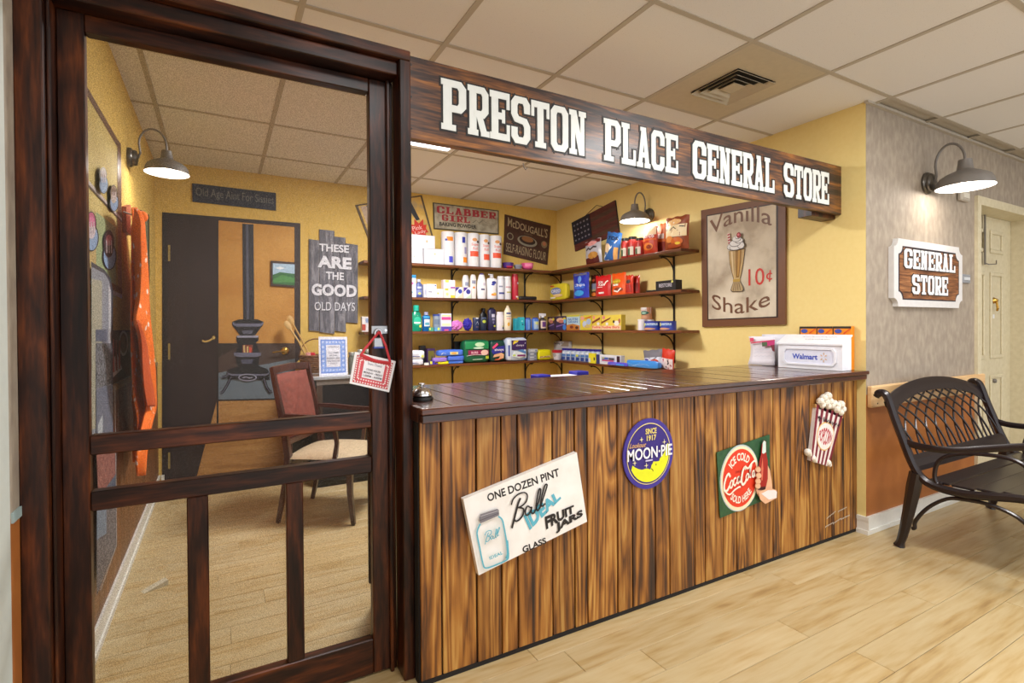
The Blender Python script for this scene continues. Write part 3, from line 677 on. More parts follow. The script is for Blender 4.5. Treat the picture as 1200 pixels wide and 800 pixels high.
# green square with the red disc and the bottle
cs = thing('cola_sign', 'green panel with red ice cold cola disc and a hand holding a bottle', 'sign', tuple(onY(YF, 872, 560)))
PX = lambda x, y, h: onY(YF-.004-h*0, x, y)+Vector((0, -h, 0))
B().prism([PX(840, 530, 0), PX(844, 607, 0), PX(903, 583, 0), PX(902, 509, 0)], (0, .0035, 0), speck('green tin', '#1f4a2c', '#2c5a36', 40, .4, .05)).build('plate', cs, world=True)
e0, e1, e2, e3 = PX(843.5, 561, 0), PX(889.5, 560, 0), PX(866, 521, 0), PX(867.5, 598.5, 0)
qx, qz = (e0.x+e1.x)/2, (e2.z+e3.z)/2; qr = (e1.x-e0.x)/2; qs = (e2.z-e3.z)/2
sr = lambda u, v, h: Vector((qx+qr*u, YF-.004-h, qz+qs*v))
A = Art(sr); A.disc(0, 0, 1, 1, '#b9c6c6', 40).disc(.01, -.01, .965, .965, '#f0e2bc', 40).disc(0, 0, .87, .87, '#e03a1a', 40)
def arcw(r0, hh, a0, a1, inward=False):
    def f_(a, b_):
        an = math.radians(a0+(a1-a0)*a); r = r0+hh*b_*(1 if not inward else -1)
        return (r*cos(an), r*sin(an))
    return f_
wc = '#f4ead8'
A.text('ICE COLD', 0, 0, 0, 0, wc, .03, warp=arcw(.52, .24, 142, 46)); A.text('SOLD HERE', 0, 0, 0, 0, wc, .03, warp=arcw(.76, .22, 226, 320, True))
A.text('DRINK', -.25, .17, .2, .24, '#a01c10')
def sw(pts, wd): A.stroke([(a-.02, b_) for a, b_ in smoothp(pts)], wd, wc)
sw([(-.50, .10), (-.58, .20), (-.70, .12), (-.80, -.10), (-.78, -.26), (-.66, -.28), (-.54, -.16)], .075)
sw([(-.44, .0), (-.52, -.10), (-.50, -.22), (-.42, -.2), (-.38, -.06), (-.44, .0)], .055)
sw([(-.22, .04), (-.32, .02), (-.35, -.12), (-.28, -.18), (-.20, -.1)], .055)
sw([(-.06, .06), (-.14, .04), (-.18, -.08), (-.12, -.14), (-.05, -.02), (-.06, .06), (-.04, -.1), (.02, -.1)], .05)
sw([(.28, .24), (.20, .30), (.10, .18), (.04, -.06), (.10, -.20), (.22, -.16), (.30, -.04)], .08)
sw([(.34, .10), (.27, .02), (.30, -.10), (.37, -.06), (.40, .06), (.34, .10)], .05)
sw([(.42, -.04), (.52, .24), (.56, .36), (.50, .34), (.46, .02), (.52, -.04)], .05)
sw([(.70, .14), (.62, .14), (.58, .02), (.64, -.04), (.70, .10), (.71, -.02), (.76, .0)], .05)
sw([(.20, .34), (.36, .26), (.50, .36), (.66, .44), (.78, .42)], .06)
sw([(-.78, -.30), (-.58, -.40), (-.34, -.30), (-.10, -.24), (-.04, -.26)], .05)
skin, skin2 = '#e6b48e', '#d99c76'
A2 = Art(PX, A.b); A2.h = A.h
A2.poly([(893, 545), (897, 543), (900, 550), (902, 562), (903, 573), (897, 582), (890, 585), (885, 578), (883, 568), (887, 562), (895, 564)], skin)
A2.poly([(890.5, 520), (893, 515), (895.5, 517), (895.5, 530), (897.5, 540), (897.5, 560), (895, 571), (888, 572), (884, 570), (886, 560), (887.5, 540), (889.5, 532)], '#a01c12')
A2.poly([(891.5, 518), (893, 515.5), (895, 517), (895.2, 529), (892.5, 531), (890.6, 530)], '#cfe0d8'); A2.poly([(889.5, 548), (891, 535), (892, 548), (891, 562), (889.8, 562)], '#d86a50')
A2.poly([(884.5, 570), (895, 569), (894, 573), (886, 573)], '#3a0c0a')
for (fx, fy) in ((885.5, 549), (886, 556), (885, 562.5), (884.5, 568)): A2.disc(fx, fy, 3.3, 3.4, skin2, 12).disc(fx+.3, fy+.6, 2.9, 2.8, skin, 12)
A2.poly([(885, 575), (893, 572), (900, 571), (906, 573), (906.5, 582), (899, 586), (893, 589), (887, 584)], skin).poly([(888, 577), (896, 573), (904, 573), (906.5, 575), (906, 582), (897, 584)], '#efe4e0')
A2.b.build('print', cs, world=True)

# wooden popcorn cut-out
pc = thing('popcorn_sign', 'tilted striped popcorn box cut-out fixed high on the right of the counter front', 'sign', tuple(onY(YF, 966, 508)))
PZ = lambda x, y, h: onY(YF-.018, x, y)+Vector((0, -h, 0))
box4 = [(957, 473.5), (988, 485.5), (971.5, 546.5), (950, 539.5)]
B().prism([PZ(*p_, 0) for p_ in box4][::-1], (0, .020, 0), mat('#e8dcd4', .5)).build('carton', pc, world=True)
A = Art(lambda u, v, h: (PZ(950, 539.5, 0).lerp(PZ(971.5, 546.5, 0), u)).lerp(PZ(957, 473.5, 0).lerp(PZ(988, 485.5, 0), u), v)+Vector((0, -h, 0)))
for k in range(6): A.poly([((2*k+.0)/11, 0), ((2*k+1)/11, 0), ((2*k+1)/11, 1), ((2*k)/11, 1)], '#7c1e30'); A.h -= .0006
A.lay(); A.disc(.50, .50, .36, .26, '#e8b96c', 28).disc(.50, .50, .335, .24, '#f2e6e0', 28)
def bulge(a, b_): return (.22+.56*a, .50+(b_-.5)*(.12+.20*sin(pi*a)))
A.text('POPCORN', 0, 0, 0, 0, '#b8283c', .02, warp=bulge)
A.stroke([(.14, .82), (.15, .72)], .03, '#2a1c20'); A.stroke([(.08, .79), (.22, .78)], .03, '#2a1c20')
for k in range(6): A.stroke([(.30+.11*k, .83-.01*k), (.32+.11*k, .75), (.37+.11*k, .80)], .03, '#2a1c20')
A.b.build('print', pc, world=True)
B().prism([PZ(955.5, 473, 0), PZ(956, 477.5, 0), PZ(988, 490, 0), PZ(988.5, 485, 0)], (0, .021, 0), mat('#c89a5c', .5)).build('rim_strip', pc, world=True)
M_pop = speck('popcorn white', '#d8ccb8', '#f4eee4', 160, .8, .5)
b = B(); r_ = random.Random(5)
for (x_, y_) in ((960, 470), (964, 466), (969, 463.5), (966, 471), (971, 470), (973, 474), (977, 472), (980, 475), (984, 473.5), (986, 479), (979, 479), (984, 483), (962, 474), (969, 475.5)): b.ball(PZ(x_, y_, .006), .017+r_.random()*.006, M_pop, n=8)
b.build('popcorn_heap', pc, world=True)['kind'] = 'stuff'
for (x_, y_, r2) in ((947.5, 530, .020), (953.5, 537, .018), (971, 542, .018)): B().ball(PZ(x_, y_, -.004), r2, M_pop, n=10).ball(PZ(x_+1.5, y_+2.5, -.002), r2*.7, M_pop, n=8).build('popcorn_kernel', pc, world=True, smooth=True)

# white framed GENERAL STORE plaque on the grey wall
gs = thing('plaque_sign', 'small plaque with white scalloped border reading General Store on the grey wall', 'sign', (3.93, YG, 1.5))
X0, X1, Z0, Z1 = 3.475, 4.372, 1.310, 1.716
def scal(x0, x1, z0, z1, r, n=5, s=1):
    pts = []
    for (cx_, cz_, a0) in ((x0, z0, 90), (x1, z0, 180), (x1, z1, 270), (x0, z1, 0)):
        pts += [(cx_+r*cos(math.radians(a0-90*k/n)), cz_+r*sin(math.radians(a0-90*k/n))) for k in range(n+1)]
    return pts
def onwall(pts, y): return [(a, y, c) for a, c in pts]
B().prism(onwall(scal(X0, X1, Z0, Z1, .05), YG-.03), (0, .0295, 0), mat('#d9d7d6', .5)).build('border', gs, world=True)
B().prism(onwall(scal(X0+.052, X1-.052, Z0+.042, Z1-.042, .048), YG-.031), (0, .0009, 0), mat('#2a2230', .5)).build('outline', gs, world=True)
B().prism(onwall(scal(X0+.062, X1-.062, Z0+.05, Z1-.05, .046), YG-.032), (0, .0009, 0), M_sign2).build('board', gs, world=True)
slab('GENERAL', 3.585, 4.255, 1.542, 1.66, YG-.0322, gs, mat('#f2f2f6', .4), mk, .006, gap=.12)
slab('STORE', 3.68, 4.15, 1.388, 1.508, YG-.0322, gs, mat('#f2f2f6', .4), mk, .006, gap=.12)

# ------------------------------------------------------------------ wall shelves
SZ = {4: 1.79, 3: 1.48, 2: 1.17, 1: .86}
DSH = .20
for lv in (4, 3, 2, 1):
    nm = {4: 'top', 3: 'second', 2: 'third', 1: 'lowest'}[lv]
    sh = thing('wall_shelf', f'{nm} brown corner shelf on black brackets, counting from the ceiling', 'shelf', (3.1, 4.6, SZ[lv]), group='wall shelves')
    z = SZ[lv]
    B().box((1.085, YB-DSH, z-.022), (XR-DSH-.001, YB-.001, z), M_shelf, bev=.002).build('back_board', sh, world=True)
    B().box((XR-DSH, 2.80, z-.022), (XR-.001, YB-.001, z), M_shelfy, bev=.002).build('side_board', sh, world=True)
    def bracket(px_, py_, nx, ny):
        b = B(); zt = z-.0225; tx, ty = -ny, nx
        def P(o_, zz): return (px_+nx*o_, py_+ny*o_, zz)
        b.tube([P(.006, zt), P(.006, zt-.235), P(.005, zt-.243)], .009, M_brack, n=6, flat=(1.1, .6), up=(nx, ny, 0))
        b.tube([P(.006, zt-.006), P(.165, zt-.006)], .008, M_brack, n=6, flat=(1.1, .6), up=(0, 0, 1))
        b.tube([P(.14-.134*sin(a), zt-.012-.135*(1-cos(a))) for a in [pi/2*k/8 for k in range(9)]], .0055, M_brack, n=6)
        b.ball(P(.142, zt-.014), .009, M_brack, n=8)
        b.build('bracket', sh, world=True)
    for x_ in (1.25, 1.983, 2.813): bracket(x_, YB-.001, 0, -1)
    for y_ in (3.053, 3.964, 4.66): bracket(XR-.001, y_, -1, 0)

# ------------------------------------------------------------------ goods
def item(kind, name, label, cat, wall, lv, x0, x1, yt, col, patches=(), d=.06, back=0., base=None, group=None, tilt=0., yaw=0., rough=.45, cap=None, prof=None, lid=None, sq=1., lean=0., h=None, pushx=0., coat=.1, wy=388):
    """one packet, tin, bottle or bag: x0, x1 edges and top edge yt seen in the photo, front face on the shelf edge + back"""
    z = SZ[lv] if base is None else base
    if wall == 'B':
        Yp = YB-DSH+.012+back; a, c = onY(Yp, x0, wy), onY(Yp, x1, wy); wd = c.x-a.x; top = onY(Yp, (x0+x1)/2, yt).z; pos = ((a.x+c.x)/2, Yp+d/2*(1 if kind != 'x' else 1)); rz = 0
    else:
        Xp = XR-DSH+.012+back; a, c = onX(Xp, x0, wy), onX(Xp, x1, wy); wd = a.y-c.y; top = onX(Xp, (x0+x1)/2, yt).z; pos = (Xp+d/2, (a.y+c.y)/2); rz = -pi/2
    H = h or max(top-z, .01); m = mat(col, rough, coat=coat)
    t = thing(name, label, cat, (pos[0], pos[1], z+.0006), rz+yaw, group, lean, tilt)
    b = B(); r = wd/2; sm = True
    if kind == 'carton':
        b.box((-r, -d/2, 0), (r, d/2, H), m, bev=min(.0015, H*.1)); sur = lambda u, v, hh: Vector((-r+wd*u, -d/2-hh, H*v)); sm = False
    elif kind in ('can', 'bottle'):
        if kind == 'can': prof = prof or [(1, 0), (1, 1)]
        pr = [(p_[0]*r, p_[1]*H) for p_ in prof]; sy = sq if kind == 'bottle' else d/wd if sq == 0 else 1
        b.lathe(pr, m, n=20, sy=sy)
        def rad(zz):
            for (ra, za), (rb, zb) in zip(pr, pr[1:]):
                if za <= zz <= zb and zb > za: return ra+(rb-ra)*(zz-za)/(zb-za)
            return pr[-1][0]
        def sur(u, v, hh):
            R_ = rad(H*v)+hh; s_ = max(-1, min(1, 2*u-1)); an = math.asin(s_)
            return Vector((R_*sin(an), -R_*sy*cos(an), H*v))
    elif kind in ('pouch', 'bag'):
        n = 12; vs = []; fs = []
        gus = 1. if kind == 'pouch' else .25
        def bul(u, v): return (d/2)*(max(sin(pi*u), 0)**.55)*((1-v)**.35*(1 if v > .02 else .9)*gus+(1-gus)*sin(pi*min(max(v, 0), 1))**.6*1.0)
        def shp(u, v): return (-r+wd*u)*(1-.05*sin(pi*v)), H*v+.004*sin(u*17)*(v > .9)
        for sgn in (-1, 1):
            for j in range(n+1):
                for i in range(n+1):
                    u, v = i/n, j/n; x_, z_ = shp(u, v); wob = .0025*sin(u*23+v*9+r*999)*sin(pi*v)
                    vs.append((x_, sgn*max(bul(u, v)+wob*(sgn < 0), .0006), z_))
        N = (n+1)**2
        for s_ in (0, 1):
            for j in range(n):
                for i in range(n):
                    k = s_*N+j*(n+1)+i; q_ = (k, k+1, k+n+2, k+n+1); fs.append(q_ if s_ == 0 else q_[::-1])
        for i in range(n):
            fs.append((i, N+i, N+i+1, i+1)); k = n*(n+1)+i; fs.append((k, k+1, N+k+1, N+k))
        for j in range(n):
            k = j*(n+1); fs.append((k, k+n+1, N+k+n+1, N+k)); k += n; fs.append((k, N+k, N+k+n+1, k+n+1))
        b.add(vs, fs, m)
        sur = lambda u, v, hh: Vector((shp(u, v)[0], -max(bul(u, v)+.0025*sin(u*23+v*9+r*999)*sin(pi*v), .0006)-hh, shp(u, v)[1]))
        for v in (.965,): b.add([sur(0.02, v, .0008), sur(.98, v, .0008), sur(.98, v+.012, .0008), sur(.02, v+.012, .0008)], [(0, 1, 2, 3)], m)
    elif kind == 'soft':        # shrink-wrapped soft pack
        n, mm = 20, 9; e = .32; vs = []
        def sp(c_, s_): return (abs(c_)**e)*(1 if c_ >= 0 else -1)
        prof_ = [(max(sp(cos(a), 0), .02), sp(sin(a), 0)) for a in [-pi/2+pi*k/mm for k in range(mm+1)]]
        for rr, zz in prof_:
            for i in range(n):
                a = 2*pi*i/n; vs.append((rr*r*sp(cos(a), 0), rr*d/2*sp(sin(a), 0), H/2+zz*H/2+.003*sin(3*a+zz*4)*(zz > -.5)))
        fs = [(j*n+i, j*n+(i+1) % n, (j+1)*n+(i+1) % n, (j+1)*n+i) for j in range(mm) for i in range(n)]+[list(range(n))[::-1], [mm*n+i for i in range(n)]]
        b.add(vs, fs, m)
        def sur(u, v, hh):
            uu = (2*u-1)*.93; vv = (2*v-1)*.93; k = (1-abs(uu)**6)**(1/6)*(1-abs(vv)**6)**(1/6)
            return Vector((uu*r, -d/2*max(k, .3)-hh-.0035, H/2+vv*H/2))
    elif kind == 'puff':
        bm = bmesh.new(); bmesh.ops.create_icosphere(bm, subdivisions=4, radius=1)
        for v in bm.verts:
            p_ = v.co.normalized(); k = 1+.11*sin(9*p_.x+4*p_.z)*cos(11*p_.z+3*p_.y)+.08*sin(23*p_.y+7*p_.x)
            v.co = Vector((p_.x*r*k/1.1, p_.y*d/2*k/1.1, H/2+p_.z*H/2*k/1.15))
        zmin = min(v.co.z for v in bm.verts)
        for v in bm.verts: v.co.z -= zmin
        bm.verts.index_update(); b.add([v.co.copy() for v in bm.verts], [[v.index for v in f.verts] for f in bm.faces], m); bm.free()
        sur = lambda u, v, hh: Vector((-r+wd*u, -d/2-hh, H*v))
    b.build({'carton': 'carton_body', 'can': 'can_body', 'bottle': 'bottle_body', 'pouch': 'bag_body', 'bag': 'bag_body', 'soft': 'pack_body', 'puff': 'netting'}[kind], t, smooth=sm)
    if cap:       # (radius fraction, z0, z1, colour [, kind])
        cb = B(); cr, c0, c1, cc = cap[:4]; ck = cap[4] if len(cap) > 4 else 'cap'
        mc_ = mat(cc, .35)
        cb.lathe([(cr*r, c0*H+.0003), (cr*r, c1*H-.001), (cr*r*.9, c1*H)], mc_, n=16, sy=(sq if kind == 'bottle' and cr > .7 else 1))
        if ck == 'pump': cb.box((-cr*r*1.9, -.006, c1*H), (cr*r*.9, .006, c1*H+.012), mc_, bev=.002)
        if ck == 'trigger': cb.box((-r*1.1, -.01, c1*H-.002), (r*.9, .01, c1*H+.028), mc_, bev=.004).box((-r*1.05, -.006, c1*H-.02), (-r*.75, .006, c1*H+.002), mc_, bev=.002).box((r*.2, -.006, c1*H-.018), (r*.45, .006, c1*H), mc_, bev=.002)
        cb.build({'cap': 'cap', 'pump': 'pump', 'trigger': 'trigger'}[ck], t, smooth=True)
    if patches:
        A = Art(sur, step=.0004, h0=.0032 if kind in ('pouch', 'bag', 'soft') else .0008); A.rings = 4 if kind != 'carton' else 1
        curved = kind in ('can', 'bottle', 'pouch', 'bag', 'soft')
        for p_ in patches:
            if p_[0] == 'T': A.text(p_[1], *p_[2:6], p_[6], .02)
            elif p_[0] == 'O': A.disc(*p_[1:5], p_[5], 16)
            elif p_[0] == 'P': A.poly(p_[1], p_[2])
            elif p_[0] == 'S': A.stroke(p_[1], p_[2], p_[3])
            else: A.rect(*p_[:4], p_[4], 6 if curved else 1)
        A.b.build('label_print', t)
    return t, z+H
BT = [(.86, 0), (1, .03), (1, .62), (.9, .72), (.45, .82), (.42, .84)]
BS = [(.9, 0), (1, .04), (1, .86), (.9, .90), (.88, .905)]
LOT = [(.8, 0), (.9, .04), (1, .4), (.92, .62), (.7, .84), (.34, 1)]
TUBE = [(1, 0), (.98, .05), (.97, .95), (.9, 1)]
Wt = '#dcdce4'
# --- top shelf, back wall
fk = '#e8b890'
_, zb1 = item('carton', 'tissue_box', 'plain white carton at the left end of the top shelf, under another white box', 'box', 'B', 4, 470, 496.3, 290.5, Wt, [('O', .6, .45, .03, .05, fk)], d=.16)
item('carton', 'tissue_box', 'plain white carton on the top shelf touching the first paper towel roll', 'box', 'B', 4, 497.5, 520.6, 291.5, Wt, [('O', .55, .66, .05, .06, '#d8c89a'), (.4, .4, .7, .44, '#d0cad8')], d=.16)
item('carton', 'tissue_box', 'topmost white carton on the top shelf, stacked on the two others', 'box', 'B', 4, 472, 510.5, 275, Wt, [('O', .75, .55, .03, .10, fk), (.6, .3, .78, .36, '#dcd6e2')], d=.15, base=zb1+.001)
def roll(x0, x1, yt, label, pt): return item('can', 'paper_towel_roll', label, 'paper towel', 'B', 4, x0, x1, yt, '#e0e0e4', pt, d=.12, rough=.6, prof=[(.96, 0), (1, .02), (1, .98), (.96, 1)])
redp = [(.12, .30, .78, .46, '#e2502c'), ('O', .45, .80, .2, .05, '#d89a62'), ('O', .72, .74, .12, .04, '#4a3a30'), ('T', 'Super', .2, .60, .8, .70, '#e08a84'), ('T', 'Roll', .3, .50, .7, .58, '#e08a84')]
roll(521, 535.5, 271, 'first paper towel roll from the left, orange patch at top and blue patch low', [(.25, .72, .75, .84, '#f08a1e'), (.15, .72, .3, .78, '#3a48a8'), (.4, .08, .72, .26, '#4a50c8')])
roll(536.5, 550.5, 272, 'second paper towel roll, with a blue patch at top and orange patch low', [(.42, .68, .68, .86, '#2c38a0'), (.5, .1, .9, .26, '#f08a1e'), (.6, .36, .8, .56, '#9a98c4')])
roll(551.3, 564.7, 273, 'third paper towel roll, leftmost of the three printed in red', redp)
roll(565.5, 577, 274.5, 'fourth paper towel roll, middle one of the three printed in red', [(.25, .22, .85, .40, '#e2502c')]+redp[1:])
roll(577.8, 591, 276, 'fifth paper towel roll, rightmost, in front of the flour sign', redp)
item('can', 'small_bowl', 'small dark purple and red dish right of the paper towel rolls', 'bowl', 'B', 4, 592, 604, 307.6, '#4a2a7c', [(0, .0, 1, .45, '#c02a58')], d=.08, prof=[(.5, 0), (.9, .3), (1, 1)], back=.03)
item('can', 'small_bowl', 'small silver grey dish between purple and pink dishes', 'bowl', 'B', 4, 605, 614, 310, '#9a9aa4', d=.07, prof=[(.6, 0), (1, .8), (.9, 1)], back=.03)
item('can', 'small_bowl', 'small bright pink dish under the flour sign on the top shelf', 'bowl', 'B', 4, 614.5, 627, 308.2, '#e65a94', [(.1, .5, .9, .9, '#f08ab4')], d=.08, prof=[(.5, 0), (.9, .3), (1, 1)], back=.03)
# --- top shelf, right wall
item('bag', 'snack_bag', 'small silver snack bag with dark red top, leftmost bag on the top shelf', 'snack bag', 'R', 4, 684, 703, 280.5, '#b8b8c4', [(.02, .84, .98, .98, '#6e1418'), ('O', .52, .86, .3, .10, '#e8a0a0'), (.1, .03, .9, .3, '#5a1a16'), ('O', .6, .36, .28, .14, '#c08a3c'), ('S', [(.2, .62), (.35, .70), (.5, .60), (.65, .70), (.82, .66)], .06, '#3a2a2a')], d=.07, tilt=-.08, back=.02)
item('bag', 'snack_bag', 'blue tortilla chip bag leaning to the right beside the silver bag', 'snack bag', 'R', 4, 704, 721, 272, '#2f6ab4', [('P', [(0, .02), (.45, .02), (0, .5)], '#e8d8c0'), ('O', .3, .45, .25, .16, '#f0d4b0'), ('S', [(.1, .1), (.5, .4), (.9, .8)], .06, '#dfe6f0'), ('T', 'TOS', .25, .74, .9, .86, '#1c1a2c'), (.78, .02, .98, .5, '#e0a860')], d=.08, tilt=.22)
for (xa, xb, yt, lb) in ((726.5, 734, 279, 'red salsa jar with black lid, nearest the blue chip bag'), (734.5, 742.5, 277, 'middle one of the three red salsa jars'), (743, 750.5, 278.5, 'red salsa jar nearest the orange chip bags')):
    item('can', 'salsa_jar', lb, 'jar', 'R', 4, xa, xb, yt, '#9c1c14', [(.1, .1, .9, .5, '#c8bfb0'), (.3, .1, .6, .42, '#3a5a3c')], prof=[(.9, 0), (1, .06), (1, .74), (.8, .86)], cap=(.86, .86, 1., '#1a1614'), d=.07, group='red salsa jars on the top shelf')
item('bag', 'snack_bag', 'red and orange chip bag directly under the lamp shade', 'snack bag', 'R', 4, 751, 767, 266, '#b8361a', [(.02, .7, .98, .98, '#e8c8a0'), ('T', 'FRITOS', .1, .60, .9, .72, '#f0e4e0'), (.02, .5, .98, .56, '#d8641e'), ('O', .5, .28, .34, .14, '#d87a28'), ('O', .6, .26, .18, .08, '#8a2a12')], d=.08)
item('bag', 'snack_bag', 'orange chip bag squeezed between the red bag and the big brown bag', 'snack bag', 'R', 4, 765, 778, 262, '#d86a22', [(.1, .5, .9, .66, '#f0e0d8'), ('T', 'N', .3, .52, .7, .64, '#3a1c18'), (.02, .05, .98, .4, '#8c2414')], d=.05, tilt=.06, back=.085)
item('bag', 'snack_bag', 'largest snack bag, brown and cream, at the right end of the top shelf', 'snack bag', 'R', 4, 775.5, 803, 253, '#8c3e18', [(.03, .38, .97, .74, '#e4cfa4'), ('O', .46, .83, .3, .09, '#e8b878'), ('S', [(.2, .82), (.34, .88), (.46, .80), (.60, .88), (.72, .84)], .045, '#f6efe2'), ('S', [(.14, .60), (.24, .66), (.34, .59), (.48, .68), (.6, .60), (.74, .68), (.9, .66)], .03, '#3a3426'), ('S', [(.3, .53), (.7, .56)], .015, '#6a5a40'), ('O', .3, .32, .2, .1, '#d88a3c'), ('O', .62, .24, .24, .12, '#c8641e'), ('O', .5, .12, .3, .07, '#a8481a'), ('O', .66, .18, .1, .04, '#e8c83a')], d=.09, tilt=.03)
# --- second shelf, back wall
item('carton', 'medicine_carton', 'tall narrow white carton with blue top at the left of the second shelf', 'carton', 'B', 3, 477, 488, 322, '#eceaf2', [(0, .86, 1, 1, '#2a86b8'), ('O', .5, .62, .25, .07, '#e070b4'), (.3, .2, .7, .26, '#6ab0c8')], d=.05)
item('bottle', 'mouthwash_bottle', 'small grey blue bottle with pale label beside the narrow white carton', 'bottle', 'B', 3, 488.3, 496.6, 327, '#4a5a98', [(.1, .14, .9, .42, '#7a86b8'), ('O', .5, .22, .2, .06, '#d8d86a'), (.2, .48, .8, .6, '#b4bcd8')], prof=BT, cap=(.55, .84, 1, '#c0c4d0'), sq=.7)
item('carton', 'medicine_carton', 'thin white carton between grey blue bottle and white box', 'carton', 'B', 3, 497, 500, 333, '#dcdce6', [(.3, .2, .8, .6, '#a8aec8')], d=.05)
item('carton', 'medicine_carton', 'square white carton with a small dark line of print on the second shelf', 'carton', 'B', 3, 500.7, 512, 332.8, '#eeeef4', [(.15, .38, .55, .46, '#7c7c96'), (.8, .84, .95, .94, '#3c4c90')], d=.05)
item('carton', 'medicine_carton', 'low pale pink carton on the second shelf next to the yellow and white cartons', 'carton', 'B', 3, 512.4, 520, 338.5, '#e8dfe4', [(.05, .4, .3, .6, '#c8cc6a')], d=.05)
_, zz = item('carton', 'soap_carton', 'lower of two stacked white soap cartons with yellow patches', 'carton', 'B', 3, 520.5, 533.6, 338, '#efe6d8', [(.1, .8, .4, .98, '#c8c83a'), (.6, .02, .98, .3, '#f0cc40'), ('O', .3, .4, .12, .16, '#e8d890')], d=.06)
item('carton', 'soap_carton', 'upper of two stacked white soap cartons, pinkish with yellow patch', 'carton', 'B', 3, 520.2, 533.8, 328, '#f0e2ea', [(.15, .7, .45, .98, '#dce05a'), (.6, .0, 1, .2, '#a860b0')], d=.06, base=zz+.001)
item('carton', 'soap_carton', 'purple cornered soap carton right of the stacked pair', 'carton', 'B', 3, 534.2, 543, 336.3, '#f2ece2', [('P', [(0, .98), (0, .55), (.55, .98)], '#4a2c94'), ('O', .6, .62, .28, .2, '#3c4ab0'), ('P', [(.2, .02), (.98, .02), (.98, .5)], '#f0d8b8')], d=.07)
item('carton', 'soap_carton', 'purple cornered soap carton in front of the pale rounded bottles', 'carton', 'B', 3, 543.8, 552.5, 336.5, '#f2eef2', [('P', [(0, .98), (0, .55), (.6, .98)], '#4a2c94'), ('O', .6, .60, .3, .22, '#3c3c98'), ('P', [(.2, .02), (.98, .02), (.98, .4)], '#cfe0c8')], d=.03)
item('bottle', 'body_wash_bottle', 'pale rounded bottle half hidden behind the soap cartons, left one', 'bottle', 'B', 3, 543.5, 551.5, 322, '#e2dede', [(.3, .55, .8, .7, '#9aa0b8')], prof=[(.9, 0), (1, .3), (1, .8), (.75, .96), (.5, 1)], sq=.6, back=.06)
item('bottle', 'body_wash_bottle', 'pale rounded bottle with grey mark left of the white lotion bottle', 'bottle', 'B', 3, 552.8, 560, 321.5, '#e6e0dc', [(.2, .62, .8, .76, '#8c90a8'), ('O', .5, .46, .2, .04, '#e08a4a')], prof=[(.9, 0), (1, .3), (1, .8), (.75, .96), (.5, 1)], sq=.6, back=.01)
item('bottle', 'lotion_bottle', 'white teardrop lotion bottle with dark flip cap on the second shelf', 'bottle', 'B', 3, 561, 571.7, 320, '#f0eef2', [(.3, .34, .7, .40, '#3c3c6c'), (.55, .52, .85, .62, '#d4cadc')], prof=[(.8, 0), (.92, .04), (1, .45), (.9, .68), (.55, .93), (.42, .95)], cap=(.4, .95, 1, '#4a3c78'), sq=.6)
item('bottle', 'lotion_bottle', 'white pump lotion bottle with blue swirl and orange flower', 'bottle', 'B', 3, 572.2, 584, 321, '#efedf2', [('O', .62, .66, .25, .06, '#2c3894'), ('O', .5, .58, .18, .04, '#3c48a8'), ('O', .6, .18, .3, .05, '#e89a4a'), ('O', .7, .22, .18, .04, '#f0c85a')], prof=[(.85, 0), (.95, .04), (.9, .4), (1, .78), (.8, .83), (.3, .85)], cap=(.34, .85, .96, '#c8c8d0', 'pump'), sq=.6)
item('can', 'spray_can', 'white and grey spray can with a navy band near the bottom', 'can', 'B', 3, 584.5, 592.2, 323.5, '#d8dae4', [(.1, .22, .9, .30, '#3c448c'), (.1, .52, .6, .58, '#8a8ea4')], cap=(.92, .9, 1.0, '#e8e8ee'), prof=[(.95, 0), (1, .04), (1, .86), (.9, .9)], d=.05)
item('can', 'spray_can', 'white and grey spray can beside the tall red can', 'can', 'B', 3, 592.6, 600, 323.8, '#dcdade', [(.1, .50, .9, .56, '#c89aa0'), (.2, .28, .9, .34, '#b4ac60')], cap=(.92, .9, 1.0, '#eae8ec'), prof=[(.95, 0), (1, .04), (1, .86), (.9, .9)], d=.05)
item('can', 'spray_can', 'tall deep red spray can on the second shelf', 'can', 'B', 3, 601.5, 608.6, 321, '#b01830', [(.6, .6, .95, .68, '#d8d8e8'), (.4, .08, .8, .14, '#e8dce0'), ('O', .75, .05, .2, .03, '#e8d84a')], cap=(.9, .9, 1.0, '#8c1020'), prof=[(.95, 0), (1, .04), (1, .86), (.9, .9)], d=.045)
item('soft', 'black_comb', 'flat black comb set lying between the red can and the yellow cookie pack', 'comb', 'B', 3, 609, 630, 347.3, '#1a1618', d=.06, rough=.4)
item('soft', 'cookie_pack', 'yellow sandwich cookie pack standing in the corner of the second shelf', 'cookies', 'R', 3, 644, 663.5, 332.3, '#d8c832', [('O', .42, .55, .34, .24, '#7a8ac0'), ('T', 'OREO', .14, .45, .72, .66, '#eef0fa'), ('O', .55, .26, .3, .1, '#e8c890'), (.06, .08, .4, .17, '#f4f2e8'), (.06, .86, .3, .95, '#c84a2c')], d=.06, back=.0)
